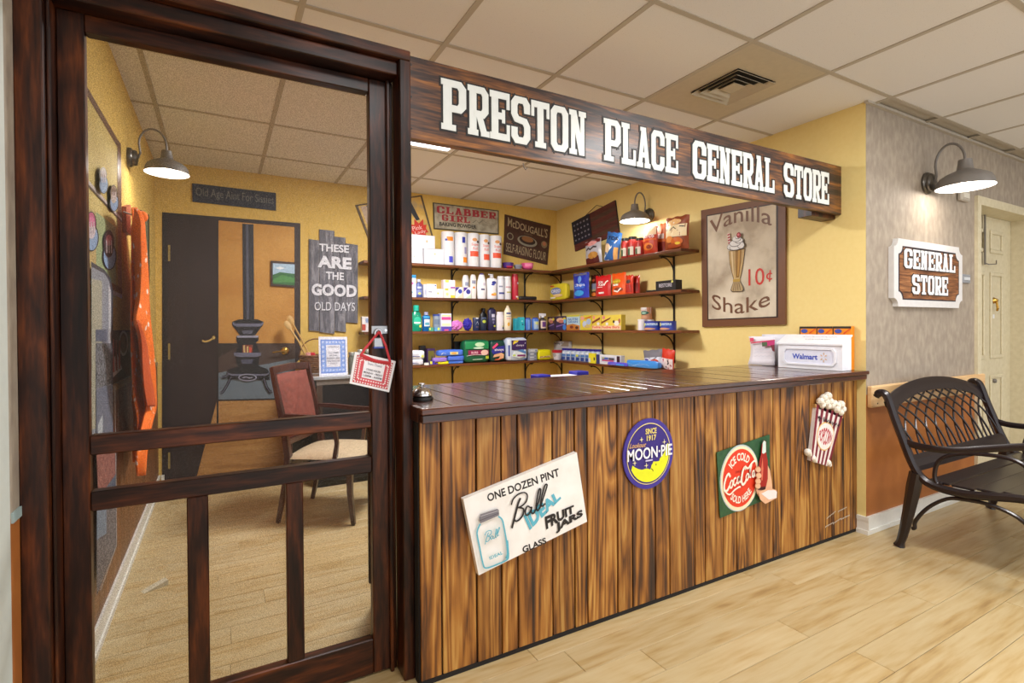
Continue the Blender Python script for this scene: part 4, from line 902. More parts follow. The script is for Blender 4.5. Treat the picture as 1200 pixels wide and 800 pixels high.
# --- second shelf, right wall
item('pouch', 'candy_pouch', 'glossy blue cookie pouch, leftmost pouch on the second shelf', 'pouch', 'R', 3, 669.5, 688, 319.8, '#2438b8', [(.1, .9, .9, .98, '#6a6a8c'), ('O', .5, .74, .12, .14, '#6a9ae8'), ('O', .5, .48, .38, .13, '#3a6ad8'), ('T', 'Chips', .16, .44, .84, .58, '#e8e8f0'), ('O', .5, .2, .3, .12, '#3a9ae0')], d=.06, coat=.4, rough=.3)
item('pouch', 'candy_pouch', 'dark pouch with orange corner behind the red candy pouch', 'pouch', 'R', 3, 690.5, 700, 322, '#4a1a14', [(.1, .36, .9, .62, '#7c8298'), (.1, .28, .9, .36, '#a89a6a'), ('O', .6, .14, .3, .08, '#e07a2a'), ('O', .5, .76, .2, .06, '#a84a24')], d=.05, back=.08, coat=.4, rough=.3)
item('pouch', 'candy_pouch', 'bright red candy pouch with white lettering in the middle of the second shelf', 'pouch', 'R', 3, 695, 713, 322.6, '#c8121c', [('T', 'Kit', .3, .62, .62, .74, '#f4ecec'), ('T', 'Kat', .34, .50, .74, .62, '#f4ecec'), (.24, .42, .62, .45, '#f0dcd8'), ('S', [(.7, .5), (.8, .66), (.9, .72)], .06, '#f4e8e0'), (.4, .12, .72, .2, '#e8dcd8')], d=.07, coat=.4, rough=.3)
item('pouch', 'candy_pouch', 'orange candy pouch beside the bright red one', 'pouch', 'R', 3, 714.5, 731, 319.7, '#e8560e', [('O', .45, .62, .3, .12, '#b8961c'), ('T', "Reese's", .2, .57, .74, .69, '#f0d83a'), (.22, .42, .6, .5, '#ece4dc'), ('O', .6, .24, .3, .1, '#8a3418'), ('S', [(.3, .2), (.6, .14), (.8, .3)], .07, '#f4ece4')], d=.06, coat=.4, rough=.3)
item('pouch', 'candy_pouch', 'red orange candy pouch right of the orange pouch', 'pouch', 'R', 3, 731.5, 740, 322.3, '#d8320e', [('O', .5, .66, .3, .1, '#3a2420'), (.1, .1, .9, .5, '#a81a10')], d=.05, back=.015, coat=.4, rough=.3)
item('pouch', 'candy_pouch', 'last and darkest red pouch before the black carton', 'pouch', 'R', 3, 739.5, 747.5, 322.8, '#b81c0c', [(.2, .15, .9, .6, '#801410')], d=.05, back=.066, coat=.4, rough=.3)
item('carton', 'black_carton', 'long black carton with white lettering at the end of the second shelf', 'carton', 'R', 3, 768.5, 792, 328.6, '#17141a', [('T', 'RESTORE', .18, .35, .82, .72, '#b8b4c0'), ('O', .84, .84, .05, .12, '#d8d86a')], d=.07)
item('soft', 'black_strap', 'thin black strap lying just left of the black carton', 'strap', 'R', 3, 757, 768, 336.7, '#1c1718', d=.03, h=.012)
# --- third shelf, back wall
item('bottle', 'mouthwash_bottle', 'dark green mouthwash bottle at the very left of the third shelf', 'bottle', 'B', 2, 474, 486.5, 359, '#0c5a48', [(.3, .3, .9, .5, '#2a9a7c')], prof=BT, cap=(.5, .84, 1, '#101c1c'), sq=.6, back=.085, rough=.2)
item('bottle', 'mouthwash_bottle', 'large bright green mouthwash bottle with a leaf label', 'bottle', 'B', 2, 482.5, 495.5, 357.5, '#128a6c', [('O', .55, .40, .34, .16, '#2ab896'), ('P', [(.55, .62), (.3, .36), (.8, .36)], '#bfe8d4'), (.24, .3, .84, .36, '#d8f0e0'), ('O', .8, .2, .12, .06, '#d8e05a')], prof=[(.85, 0), (1, .06), (1, .5), (.8, .68), (.5, .76), (.48, .78)], cap=(.5, .78, 1, '#1cae98'), sq=.55, rough=.2)
item('bottle', 'mouthwash_bottle', 'blue mouthwash bottle with white label and grey cap', 'bottle', 'B', 2, 496, 505.5, 365.4, '#0e5c9c', [(.2, .26, .86, .62, '#dfe6ee'), (.28, .32, .78, .46, '#5aa0b8'), (.15, .68, .85, .78, '#3a9ad0')], prof=[(.9, 0), (1, .05), (1, .76), (.5, .84)], cap=(.5, .84, 1, '#9a9ec0'), sq=.6, rough=.25)
item('carton', 'small_carton', 'tiny green and yellow box in front of the blue mouthwash', 'box', 'B', 2, 502.8, 508.5, 383.6, '#4a9a7c', [('O', .2, .6, .15, .3, '#e0e85a')], d=.02, back=-.008)
item('carton', 'small_carton', 'tiny blue and yellow box in front of the lidded jar', 'box', 'B', 2, 509.3, 516, 383.4, '#5a9ac8', [('O', .7, .6, .2, .35, '#dce05a')], d=.02, back=-.008)
item('can', 'denture_tub', 'round grey tub with blue lid left of the white and purple tub', 'tub', 'B', 2, 508.8, 516.6, 368, '#8c98a8', [(.1, .4, .9, .7, '#6c7c94')], cap=(1.02, .88, 1, '#3c4c94'), prof=[(.95, 0), (1, .05), (1, .88)], d=.06, back=.02)
item('carton', 'wipes_carton', 'white carton with purple base and coloured bands on the third shelf', 'carton', 'B', 2, 516.9, 529.2, 367.3, '#dcdcec', [(0, .0, 1, .26, '#5a48b0'), (.1, .30, .9, .44, '#e6e0b8'), (.05, .64, .95, .80, '#d04a94'), (.08, .84, .95, .92, '#f0dca0'), (.3, .02, .7, .1, '#e05a8c')], d=.07)
item('puff', 'bath_puff', 'ruffled pink bath puff on the third shelf', 'bath puff', 'B', 2, 529.6, 545, 374.5, '#d078c4', d=.09, rough=.7, coat=0.)
item('puff', 'bath_puff', 'ruffled deep blue bath puff beside the pink one', 'bath puff', 'B', 2, 544.6, 555.2, 371.8, '#2a1c9c', d=.08, rough=.7, back=.015, coat=0.)
item('bottle', 'deodorant_bottle', 'navy bottle with white logo right of the blue bath puff', 'bottle', 'B', 2, 555.6, 563.5, 370.3, '#1c2a54', [(.35, .82, .75, .9, '#c8ccd8'), ('P', [(.3, .42), (.55, .66), (.75, .42)], '#c0c8d8'), (.35, .24, .7, .28, '#8a6a6c')], prof=BS, sq=.6)
item('bottle', 'deodorant_bottle', 'navy bottle with a yellow green spot on its label', 'bottle', 'B', 2, 564.2, 572, 370, '#16223e', [('O', .5, .62, .26, .1, '#b8c848'), (.2, .82, .8, .88, '#5a6a90')], prof=BS, sq=.6)
item('bottle', 'body_wash_bottle', 'black bottle standing behind the two navy bottles', 'bottle', 'B', 2, 563.5, 572.6, 361, '#0f0e14', prof=BT, cap=(.5, .84, 1, '#15131a'), sq=.6, back=.09)
item('bottle', 'body_wash_bottle', 'big dark navy body wash bottle with a vertical white word', 'bottle', 'B', 2, 573.3, 582.8, 360.3, '#1e1a44', [(.35, .58, .72, .72, '#c4c4dc'), (.4, .44, .7, .54, '#8c8cb0'), (.45, .3, .65, .40, '#6a6a94'), ('O', .7, .2, .14, .04, '#c8d04a')], prof=[(.9, 0), (1, .04), (1, .86), (.7, .94), (.4, .96)], cap=(.5, .96, 1, '#14101c'), sq=.6)
item('bottle', 'shampoo_bottle', 'plain white shampoo bottle with small dark mark at lower right', 'bottle', 'B', 2, 583.4, 591.9, 365.3, '#ece8f0', [('O', .8, .22, .1, .04, '#d8e05a'), (.68, .08, .88, .18, '#2c2c4c')], prof=[(.95, 0), (1, .03), (.98, .82), (.85, .84)], cap=(.86, .84, 1, '#e4dfe8'), sq=.6)
item('bottle', 'lotion_bottle', 'cream lotion bottle with an orange oval, tallest on the third shelf', 'bottle', 'B', 2, 592.3, 601, 358, '#ece0c8', [(.2, .66, .8, .72, '#2c4a8c'), ('O', .5, .25, .18, .08, '#e0a83a'), (.25, .46, .75, .50, '#e0a090'), (.2, .55, .8, .58, '#9aa0a8')], prof=[(.8, 0), (.9, .04), (1, .5), (.95, .74), (.45, .92), (.3, .93)], cap=(.3, .93, 1, '#e8d8b8'), sq=.6)
item('carton', 'toothpaste_carton', 'teal carton on the third shelf, left one of the pair', 'carton', 'B', 2, 604, 608.8, 373, '#2aa6bc', [(.2, .1, .8, .9, '#1c94ac')], d=.05)
item('carton', 'toothpaste_carton', 'teal carton with bubble print on the third shelf, right one of the pair', 'carton', 'B', 2, 609.2, 614.8, 371.6, '#2cb4c8', [('O', .5, .7, .2, .06, '#8adce4'), ('O', .6, .45, .18, .06, '#1c5c7c')], d=.05)
item('bottle', 'blue_bottle', 'light blue bottle just right of the shelf bracket on the third shelf', 'bottle', 'B', 2, 617.2, 624, 372.2, '#4a7ad0', [(.3, .1, .6, .9, '#7aa4e4')], prof=BS, cap=(.7, .905, 1, '#2c3ca8'), sq=.7)
item('bottle', 'blue_bottle', 'light blue bottle with pale yellow flower label beside the spray bottle', 'bottle', 'B', 2, 625.2, 633, 372, '#4a78cc', [(.15, .1, .9, .7, '#a8c0dc'), ('O', .55, .56, .25, .12, '#dce08a')], prof=BS, cap=(.7, .905, 1, '#2c3ca8'), sq=.7)
item('bottle', 'spray_bottle', 'dark spray bottle with a white trigger head near the shelf corner', 'bottle', 'B', 2, 634, 641.8, 365.6, '#241a24', [(.08, .1, .92, .6, '#dcc8b8'), (.25, .18, .75, .46, '#6a3c84'), ('P', [(.6, .55), (.92, .75), (.9, .5)], '#e8d84a')], prof=[(.95, 0), (1, .04), (1, .56), (.5, .68), (.35, .7)], cap=(.4, .7, .78, '#e4e4ec', 'trigger'), sq=.7)
# --- third shelf, right wall
fr = lambda c0: [(0, .0, 1, .42, '#3a2c5c'), ('O', .45, .72, .34, .16, '#e0b898'), ('O', .55, .62, .26, .12, '#c87a6c'), ('O', .85, .8, .14, .1, '#e0d040'), ('P', [(.1, .2), (.95, .40), (.95, .48), (.1, .3)], '#8a6cb0')]
item('carton', 'cereal_bar_carton', 'dark fruit bar carton tucked in the corner of the third shelf', 'carton', 'R', 2, 641.5, 650, 371, '#4a3436', fr(0), d=.04, back=.01)
item('carton', 'cereal_bar_carton', 'dark fruit bar carton with blue corner left of the oat bar carton', 'carton', 'R', 2, 651, 663.5, 370.4, '#3c2c4a', fr(0)+[('O', .86, .2, .16, .2, '#3c7ad0'), ('O', .9, .62, .12, .16, '#6ab0e8')], d=.04)
item('carton', 'cereal_bar_carton', 'pale blue oat bar carton with a heap of bars printed low', 'carton', 'R', 2, 664, 679.3, 369.2, '#b8d0dc', [(0, .9, 1, 1, '#c8c43a'), ('T', 'NUTRI', .12, .64, .86, .8, '#3a6ab8'), ('T', 'GRAIN', .12, .48, .86, .62, '#3a6ab8'), ('P', [(0, 0), (1, 0), (1, .3), (.5, .42), (0, .34)], '#c07a34'), ('O', .4, .2, .14, .1, '#7a2c1c'), ('O', .8, .16, .12, .1, '#4a2014')], d=.05)
item('carton', 'cereal_bar_carton', 'yellow carton with pale swirling pictures left of the fudge cartons', 'carton', 'R', 2, 679.8, 693.4, 369.3, '#d8c43c', [('O', .22, .8, .16, .14, '#e0a090'), ('O', .4, .4, .18, .22, '#b8c4dc'), ('O', .75, .56, .2, .2, '#a8b8d8'), ('O', .66, .24, .26, .1, '#c8b070'), ('P', [(.4, .74), (.98, .84), (.98, .94), (.4, .8)], '#d06a2c')], d=.05)
fdg = [('O', .2, .84, .14, .12, '#d88a7c'), ('P', [(0, .42), (.9, .72), (.9, .86), (0, .56)], '#7c3420'), ('O', .7, .42, .16, .1, '#e8e4e0'), (0, .02, 1, .3, '#eccaa0'), ('T', 'Fudge', .05, .08, .95, .28, '#d8283c')]
item('carton', 'cereal_bar_carton', 'narrow visible fudge bar carton, yellow and red', 'carton', 'R', 2, 694, 704.3, 369.2, '#e0c448', fdg, d=.05)
item('carton', 'cereal_bar_carton', 'wide yellow and red fudge bar carton at the right of the row', 'carton', 'R', 2, 704.8, 728, 369, '#e4cc50', [('O', .12, .84, .08, .12, '#d88a7c'), ('P', [(0, .42), (.45, .74), (.5, .86), (0, .56)], '#7c3420'), ('O', .3, .42, .07, .1, '#e8e4e0'), ('O', .78, .46, .13, .16, '#efe8d8'), ('O', .64, .56, .05, .1, '#3a2018'), ('O', .92, .6, .05, .16, '#b8705a'), (0, .02, 1, .3, '#eccaa0'), ('T', 'Fudge Bars', .05, .08, .92, .28, '#d8283c')], d=.05)
item('can', 'white_jar', 'plain white jar behind the left blue nut tin', 'jar', 'R', 2, 745.5, 752.5, 374, '#e6e2ea', prof=TUBE, cap=(1.03, .86, 1, '#f0eef4'), d=.07, back=.03)
_, zj = item('can', 'white_jar', 'white jar under the small brown topped canister', 'jar', 'R', 2, 753, 761, 374.5, '#e2dee6', prof=TUBE, cap=(1.03, .86, 1, '#f0eef4'), d=.07, back=.095)
item('can', 'coffee_canister', 'small canister with white top and green oval, stacked above the nut tins', 'canister', 'R', 2, 750.4, 759.4, 360.2, '#c88a64', [(.0, .5, 1, 1, '#e2dcdc'), ('O', .6, .55, .38, .17, '#2c5c4c'), ('O', .6, .54, .24, .07, '#a8d0c0'), ('O', .6, .2, .3, .12, '#d8a07c')], d=.06, base=zj+.001, prof=[(1, 0), (1, .74), (1.06, .76), (1.06, 1)], back=.095)
nut = [(0, .80, 1, .96, '#2c3ca8'), (.3, .5, .95, .78, '#5a8ac8'), ('O', .22, .62, .14, .2, '#dce05a'), ('T', 'PLANTERS', .34, .58, .96, .78, '#e4ecf4'), ('O', .5, .16, .4, .12, '#c8906a')]
item('can', 'nut_tin', 'blue nut tin on the third shelf nearer the fudge cartons', 'tin', 'R', 2, 753.5, 769.5, 376.3, '#26389c', nut, prof=[(1.02, 0), (1, .03), (1, .95), (1.02, 1)], d=.1)
item('can', 'nut_tin', 'blue nut tin nearest the end of the third shelf', 'tin', 'R', 2, 771, 784.8, 376.2, '#26389c', nut, prof=[(1.02, 0), (1, .03), (1, .95), (1.02, 1)], d=.1)
# --- lowest shelf, back wall
wp = [('S', [(.2, .16), (.45, .36), (.75, .30)], .09, '#3c4488'), (.38, .56, .7, .64, '#b8bccc')]
_, zw = item('soft', 'wipes_pack', 'lower white wipes pack at the left end of the lowest shelf', 'wipes', 'B', 1, 472, 496.5, 421.2, '#dcdce6', wp, d=.1)
item('soft', 'wipes_pack', 'upper white wipes pack at the left end of the lowest shelf', 'wipes', 'B', 1, 473, 498, 411, '#e8e8ee', wp+[('O', .9, .34, .07, .16, '#dce06a')], d=.1, base=zw+.001)
item('carton', 'black_box', 'small black box behind the white wipes packs', 'box', 'B', 1, 492.5, 498.8, 405, '#1c181c', d=.05, back=.12)
item('carton', 'purple_carton', 'purple framed olive carton behind the small pill boxes', 'carton', 'B', 1, 500.4, 509.6, 408.4, '#3c2054', [(.12, .12, .88, .86, '#6c6420'), ('P', [(.4, .1), (.6, .6), (.8, .1)], '#2c1a3c')], d=.05, back=.06)
item('can', 'pill_tub', 'tiny white round tub in front of the wipes', 'tub', 'B', 1, 497.3, 503, 427.3, '#e8e6e0', prof=TUBE, d=.03, back=-.006, h=.02)
item('carton', 'small_carton', 'little purple and yellow carton left of the purple tissue packs', 'box', 'B', 1, 503.6, 509.4, 422.8, '#4a34a0', [(.0, .2, .45, .9, '#dcdc4a')], d=.03)
_, z1_ = item('soft', 'tissue_pack', 'dark purple tissue pack under the lilac one', 'tissue pack', 'B', 1, 507.5, 513, 425.8, '#5a3c98', d=.06)
_, zp = item('soft', 'tissue_pack', 'yellow tissue pack at the front of the lowest shelf', 'tissue pack', 'B', 1, 513.2, 526, 424, '#e6dc1c', d=.06, rough=.3)
item('soft', 'tissue_pack', 'lilac tissue pack lying on the yellow one', 'tissue pack', 'B', 1, 507.5, 524, 419.3, '#9a7ad0', d=.06, base=zp+.001, rough=.3)
_, z2_ = item('soft', 'blue_wipes_pack', 'bottom one of three stacked glossy blue wipes packs', 'wipes', 'B', 1, 526.3, 543.6, 423, '#4a78d8', [('S', [(.6, .2), (.75, .7), (.9, .3)], .05, '#c0d4f4')], d=.09, rough=.3)
_, z3_ = item('soft', 'blue_wipes_pack', 'middle one of three stacked glossy blue wipes packs', 'wipes', 'B', 1, 525, 544.4, 417, '#4a70d8', [('S', [(.3, .4), (.7, .6)], .06, '#7a9cec')], d=.09, base=z2_+.001, rough=.3)
item('soft', 'blue_wipes_pack', 'top one of the stacked glossy blue wipes packs, with a yellow label', 'wipes', 'B', 1, 513.5, 543.5, 410, '#4a76da', [(.44, .2, .78, .7, '#dcd8a0'), (.5, .3, .7, .6, '#e4a04a'), ('S', [(.08, .3), (.16, .6), (.26, .4)], .04, '#dce8f8')], d=.09, base=z3_+.001, rough=.3)
item('carton', 'black_box', 'tall black box with white edge behind the green package', 'box', 'B', 1, 532.5, 543, 400, '#14130f', [(.72, .05, .86, .95, '#c8ccd0')], d=.05, back=.13)
item('soft', 'diaper_package', 'large green package with a maroon band and portrait on the lowest shelf', 'package', 'B', 1, 543.6, 574, 398.2, '#0e5c3c', [(.02, .62, .98, .96, '#1c8a52'), ('O', .6, .82, .2, .1, '#bfe0b8'), ('O', .55, .66, .22, .04, '#d8ecd8'), (.12, .32, .98, .56, '#8c1c4c'), ('T', 'SURE', .24, .40, .52, .5, '#f0c8d4'), ('O', .80, .44, .16, .13, '#e8c0b4'), (.84, .14, .98, .28, '#b8c83c'), ('S', [(.06, .30), (.4, .36), (.8, .32)], .015, '#e0e8e0'), ('S', [(.3, .12), (.7, .14)], .03, '#c8dccc')], d=.12)
item('soft', 'diaper_package', 'dark green and blue package with a hand picture', 'package', 'B', 1, 574.8, 592.4, 398.8, '#0c3c34', [('P', [(.02, .50), (.12, .36), (.94, .44), (.98, .78), (.5, .74), (.1, .60)], '#2c2c94'), ('P', [(.06, .70), (.40, .92), (.5, .84), (.14, .60)], '#e04a7c'), ('T', 'always', .22, .48, .88, .64, '#e8e4f4'), ('P', [(.1, .20), (.2, .34), (.7, .42), (.9, .34), (.86, .14), (.5, .10), (.6, .26), (.3, .22)], '#e4b088'), ('P', [(.2, .06), (.5, .06), (.8, .14), (.3, .12)], '#e0603c')], d=.12)
item('soft', 'diaper_package', 'white and purple package with yellow flash beside the bracket', 'package', 'B', 1, 593.5, 618.3, 395.6, '#c4cfe6', [(.02, .04, .16, .96, '#e0e6f2'), (.04, .2, .12, .7, '#3c4ca0'), (.2, .48, .97, .92, '#3a1e5c'), ('P', [(.22, .94), (.98, .96), (.9, .76), (.4, .80)], '#e6e8f0'), ('P', [(.26, .72), (.5, .84), (.56, .92), (.3, .88)], '#ecd020'), ('T', 'always', .42, .62, .82, .74, '#d8d0e4'), ('P', [(.2, .2), (.3, .42), (.6, .4), (.9, .5), (.96, .2), (.6, .1)], '#e4ecf4'), ('P', [(.5, .44), (.7, .5), (.95, .46), (.92, .28), (.7, .36)], '#5a8ac8'), (.48, .18, .90, .26, '#7c1c6c'), ('P', [(.6, .04), (.96, .1), (.96, .04)], '#3c6ab8'), ('O', .32, .24, .08, .04, '#cfe06a')], d=.13)
zq = SZ[1]
for k in range(4):
    _, zq = item('carton', 'small_carton', ['lowest of four small grey cartons stacked by the yellow pack', 'second small grey carton up in the stack by the yellow pack', 'third small grey carton up in the stack by the yellow pack', 'top small grey carton of the stack by the yellow pack'][k], 'box', 'B', 1, 619.6+.4*k, 629-.2*k+(1.5 if k == 3 else 0), 420.6-3.9*k, ['#8c92a8', '#9aa0b4', '#868ca0', '#b8bcc8'][k], [(.1, .3, .6, .7, '#c8ccd8'), (.7, .3, .9, .7, '#6a7090')], d=.05, base=zq+(.0008 if k else 0), group='stack of small grey cartons')
item('soft', 'yellow_pack', 'bright yellow pack with white writing near the corner of the lowest shelf', 'package', 'B', 1, 630.8, 646.3, 409.8, '#e4dc14', [('P', [(.06, .18), (.9, .28), (.9, .42), (.06, .34)], '#ecdcb0'), ('T', 'PUFFS', .1, .2, .85, .38, '#9a5a3c')], d=.08)
# --- lowest shelf, right wall
item('can', 'cup_tub', 'white cup with a red lid by the corner of the lowest shelf', 'tub', 'R', 1, 646, 653, 410, '#d4ced6', [('O', .6, .5, .25, .2, '#a8a4b0')], prof=[(.72, 0), (.95, .7)], cap=(1.02, .72, 1, '#b01c30'), d=.08, back=.0)
item('carton', 'napkin_carton', 'white and tan napkin carton standing behind the red lidded cup', 'carton', 'R', 1, 643.5, 666.5, 399.6, '#c9c4c6', [('T', 'Vanity Fair', .2, .80, .86, .93, '#2c2c34'), ('O', .25, .95, .1, .03, '#c8cc6a'), ('P', [(.6, .72), (1, .72), (1, .99), (.8, .99)], '#9a8a78')], d=.04, back=.14)
for k in range(8):
    x_ = 657.2+5.5*k
    item('can', 'formula_bottle', f'indigo lidded drink bottle, {["first", "second", "third", "fourth", "fifth", "sixth", "seventh", "eighth"][k]} from the left in its lowest shelf row', 'bottle', 'R', 1, x_, x_+5.3, 408+.2*k, '#b8c4dc', [(0, .02, 1, .30, '#2c448c'), (.1, .34, .9, .52, '#4a7ab8'), (.2, .58, .8, .72, '#e4ecf4')]+([('O', .5, .44, .3, .09, '#d8dc4a')] if k == 3 else []), prof=[(.95, 0), (1, .04), (1, .72), (.8, .84)], cap=(.94, .84, 1, '#2c2090'), d=.06, group='row of blue lidded drink bottles', back=.078)
item('carton', 'yellow_carton', 'yellow carton standing in front of the last drink bottles', 'carton', 'R', 1, 689.5, 697.5, 413.8, '#dcd02c', [(.0, .1, .3, .5, '#d0d0d4'), (.75, .3, .95, .6, '#3c3c34')], d=.02, back=-.012)
item('carton', 'bandage_carton', 'white and navy carton with a picture on the lowest shelf', 'carton', 'R', 1, 698.3, 727, 416, '#dfe0e8', [(0, 0, .16, 1, '#2c3070'), (.22, .2, .8, .82, '#c4cbe0'), (.26, .5, .52, .74, '#4a5ca8'), (.26, .34, .74, .48, '#b83c6c'), (.54, .5, .76, .72, '#4a4248'), (.86, .3, .98, .95, '#3a1c28'), ('O', .32, .66, .05, .06, '#d0d85a')], d=.05)
_, zc1 = item('soft', 'blue_bag', 'crumpled purple and blue bag lying in front of the navy carton', 'bag', 'R', 1, 711, 735, 425, '#5a50c8', [('S', [(.2, .3), (.5, .7), (.7, .3)], .05, '#b8c4f0'), (.5, .2, .9, .7, '#3c8ae0')], d=.035, back=-.037, rough=.3, coat=.3)
item('soft', 'blue_bag', 'long crumpled bright blue bag lying at the front of the lowest shelf', 'bag', 'R', 1, 733, 770, 422.8, '#3c8adc', [('S', [(.05, .6), (.3, .3), (.5, .7), (.8, .4)], .03, '#9ad0f8'), ('S', [(.2, .2), (.6, .5)], .02, '#c8e4fc')], d=.06, back=-.03, rough=.3, coat=.3)
item('bag', 'snack_bag', 'grey and white printed bag standing behind the blue bags', 'snack bag', 'R', 1, 752, 775, 410, '#77747c', [(.03, .05, .97, .58, '#dcdce6'), ('O', .66, .34, .2, .14, '#d8502c'), ('O', .2, .44, .16, .1, '#5a4c94'), ('S', [(.4, .56), (.6, .44), (.8, .6)], .04, '#6a6a78')], d=.06, tilt=-.1, back=.05)
item('bag', 'snack_bag', 'red and white striped bag at the end of the lowest shelf', 'snack bag', 'R', 1, 771, 786, 409, '#c83018', [(.03, .03, .97, .55, '#e4d4d4'), ('S', [(.2, .1), (.4, .3), (.3, .5)], .1, '#b8283c'), ('S', [(.55, .1), (.75, .35), (.6, .55)], .1, '#3a2a30'), ('S', [(.7, .05), (.9, .25)], .1, '#b8283c')], d=.06, tilt=.12, back=.03)

item('carton', 'soap_carton', 'small white and red carton at the very left end of the third shelf', 'carton', 'B', 2, 424.5, 438, 371, '#e2dcdc', [(0, .1, .3, .5, '#b8483c'), (.3, .6, .6, .9, '#8c9cc0')], d=.06)

# ------------------------------------------------------------------ signs on the store walls
def board_on(wall, pts, name, label, matl, thick=.012, cat='sign', off=.001):
    """flat board hung on a wall; pts are its outline in the photograph, returns (root, drawing surface, front plane)"""
    if wall == 'B': Yf = YB-thick-off; P = [onY(Yf, *p_) for p_ in pts]; n_ = Vector((0, 1, 0))
    elif wall == 'R': Xf = XR-thick-off; P = [onX(Xf, *p_) for p_ in pts]; n_ = Vector((1, 0, 0))
    else: Xf = XL+thick+off; P = [onX(Xf, *p_) for p_ in pts]; n_ = Vector((-1, 0, 0))
    t = thing(name, label, cat, tuple(sum(P, Vector())/len(P)))
    B().prism(P, n_*thick, matl).build('board', t, world=True)
    sur = (lambda u, v, h: (P[3].lerp(P[2], u)).lerp(P[0].lerp(P[1], u), v)-n_*h) if len(P) == 4 else None
    return t, sur, P, n_
# 1 red lettered baking powder sign
t, sr1, P, n_ = board_on('B', [(507.5, 237), (584.5, 246.5), (584.5, 274.5), (508.5, 268)], 'baking_powder_sign', 'weathered grey baking powder sign with red letters, above the paper towels', mat('#4c4636', .6))
A = Art(sr1); A.rect(.015, .04, .985, .96, speck('aged tin', '#8c8470', '#a8a08a', 14, .6, .1, c2='#b4ac98'))
rd = '#a02a34'
A.slab('CLABBER', lambda a, b_: (.05+.90*a, .62+.27*b_), rd, .16); A.slab('GIRL', lambda a, b_: (.12+.42*a, .345+.235*b_), rd, .16); A.text('BAKING POWDER', .08, .14, .64, .29, '#26241e', .03)
A.stroke([(.58, .36), (.64, .50), (.68, .38), (.74, .52), (.80, .42), (.92, .40)], .014, '#5a564a', .4); A.stroke([(.62, .3), (.7, .34), (.9, .32)], .01, '#5a564a', .4)
A.b.build('print', t, world=True)
# 2 brown flour sign, tilted
t, s2, P, n_ = board_on('B', [(592, 251), (645.5, 264.5), (641.5, 310), (590.5, 297.5)], 'flour_sign', 'dark brown self-raising flour sign hanging tilted in the back corner', speck('brown tin', '#3a1f16', '#4a2a1e', 20, .5, .1))
A = Art(s2); tn = '#a89878'
A.text("McDOUGALL'S", 0, 0, 0, 0, tn, .01, warp=lambda a, b_: (.06+.88*a, .66+.06*(1-a)+(b_)*(.24-.06*sin(pi*a))))
A.text('SELF-RAISING FLOUR', .04, .08, .95, .30, tn, .0)
A.disc(.5, .46, .22, .13, '#8c8878', 20).disc(.5, .48, .18, .10, '#2c1810', 20).disc(.5, .51, .13, .07, '#8a5c34', 20)
A.disc(.12, .48, .07, .09, '#8a8068', 16).disc(.12, .48, .05, .065, '#3a2018', 16).disc(.88, .48, .07, .09, '#7c6c50', 16).disc(.88, .50, .04, .05, '#a86a4a', 16)
A.text('FAMOUS', .42, .62, .6, .66, '#7a6a54'); A.b.build('print', t, world=True)
# 3 tilted vintage poster, mostly behind the door frame
t, s3, P, n_ = board_on('B', [(416.5, 240), (494.5, 228.5), (508, 278), (437, 294)], 'vintage_poster', 'tilted vintage poster with a red starburst, partly hidden behind the door frame', mat('#5c4a34', .6))
A = Art(s3); A.rect(.03, .03, .97, .97, speck('poster paper', '#b09a6c', '#d0a850', 9, .6, .05, c2='#e0c070'))
A.rect(.06, .3, .26, .95, '#c0a890').poly([(.14, .95), (.26, .95), (.26, .45), (.2, .5)], '#2c3a54'); A.poly([(.70, .92), (.80, .90), (.86, .46), (.80, .45)], '#2a2c34')
st_ = [(.80+.21*(1 if k % 2 == 0 else .55)*cos(2*pi*k/18+.3), .24+.26*(1 if k % 2 == 0 else .55)*sin(2*pi*k/18+.3)) for k in range(18)]
st_ = [(min(max(a, .06), .94), min(max(b_, .05), .95)) for a, b_ in st_]
A.b.add([A.sur(.80, .24, A.h)]+[A.sur(*p_, A.h) for p_ in st_], [(0, i+1, (i+1) % 18+1) for i in range(18)], mat('#c8301e', .5)); A.lay()
A.text('Pink', .70, .24, .86, .34, '#e8c8c0'); A.text('Lady', .72, .13, .90, .22, '#e8c8c0'); A.b.build('print', t, world=True)
# 4 dark flag board on the right wall
t, s4, P, n_ = board_on('R', [(670, 261), (720.5, 234.5), (725.5, 273), (674, 294.5)], 'flag_board', 'dark wooden flag board hanging from a wire on the right wall', mat('#241a20', .6), .015)
M_fr = wood('flag red', [(.3, '#3c1a1a'), (.5, '#5c2a26'), (.7, '#6e3c34')], 1, stretch=8, scale=9, rough=.6)
A = Art(s4, step=.001); A.rect(.44, .0, 1, 1, M_fr); 
for k in range(3): A.rect(.44, .14+.28*k, 1, .26+.28*k, wood('flag brown', [(.3, '#3a2a22'), (.5, '#4e382c'), (.7, '#5c4436')], 1, stretch=8, scale=9, rough=.6)); A.h -= .001
A.rect(.0, .0, .44, .22, M_fr); A.lay(); A.rect(0, .22, .44, 1, '#1c1f30')
for i in range(5):
    for j in range(4): A.disc(.06+.08*i, .34+.17*j, .022, .035, '#8a8a9a', 5); A.h -= .001
A.b.build('painted_face', t, world=True)
wa, wb, wc_ = onX(XR-.008, 684, 254.5), onX(XR-.006, 699, 240.5), onX(XR-.008, 706, 242)
B().tube([wa, wb, wc_], .0025, M_brack, n=6).build('hanging_wire', t, world=True)
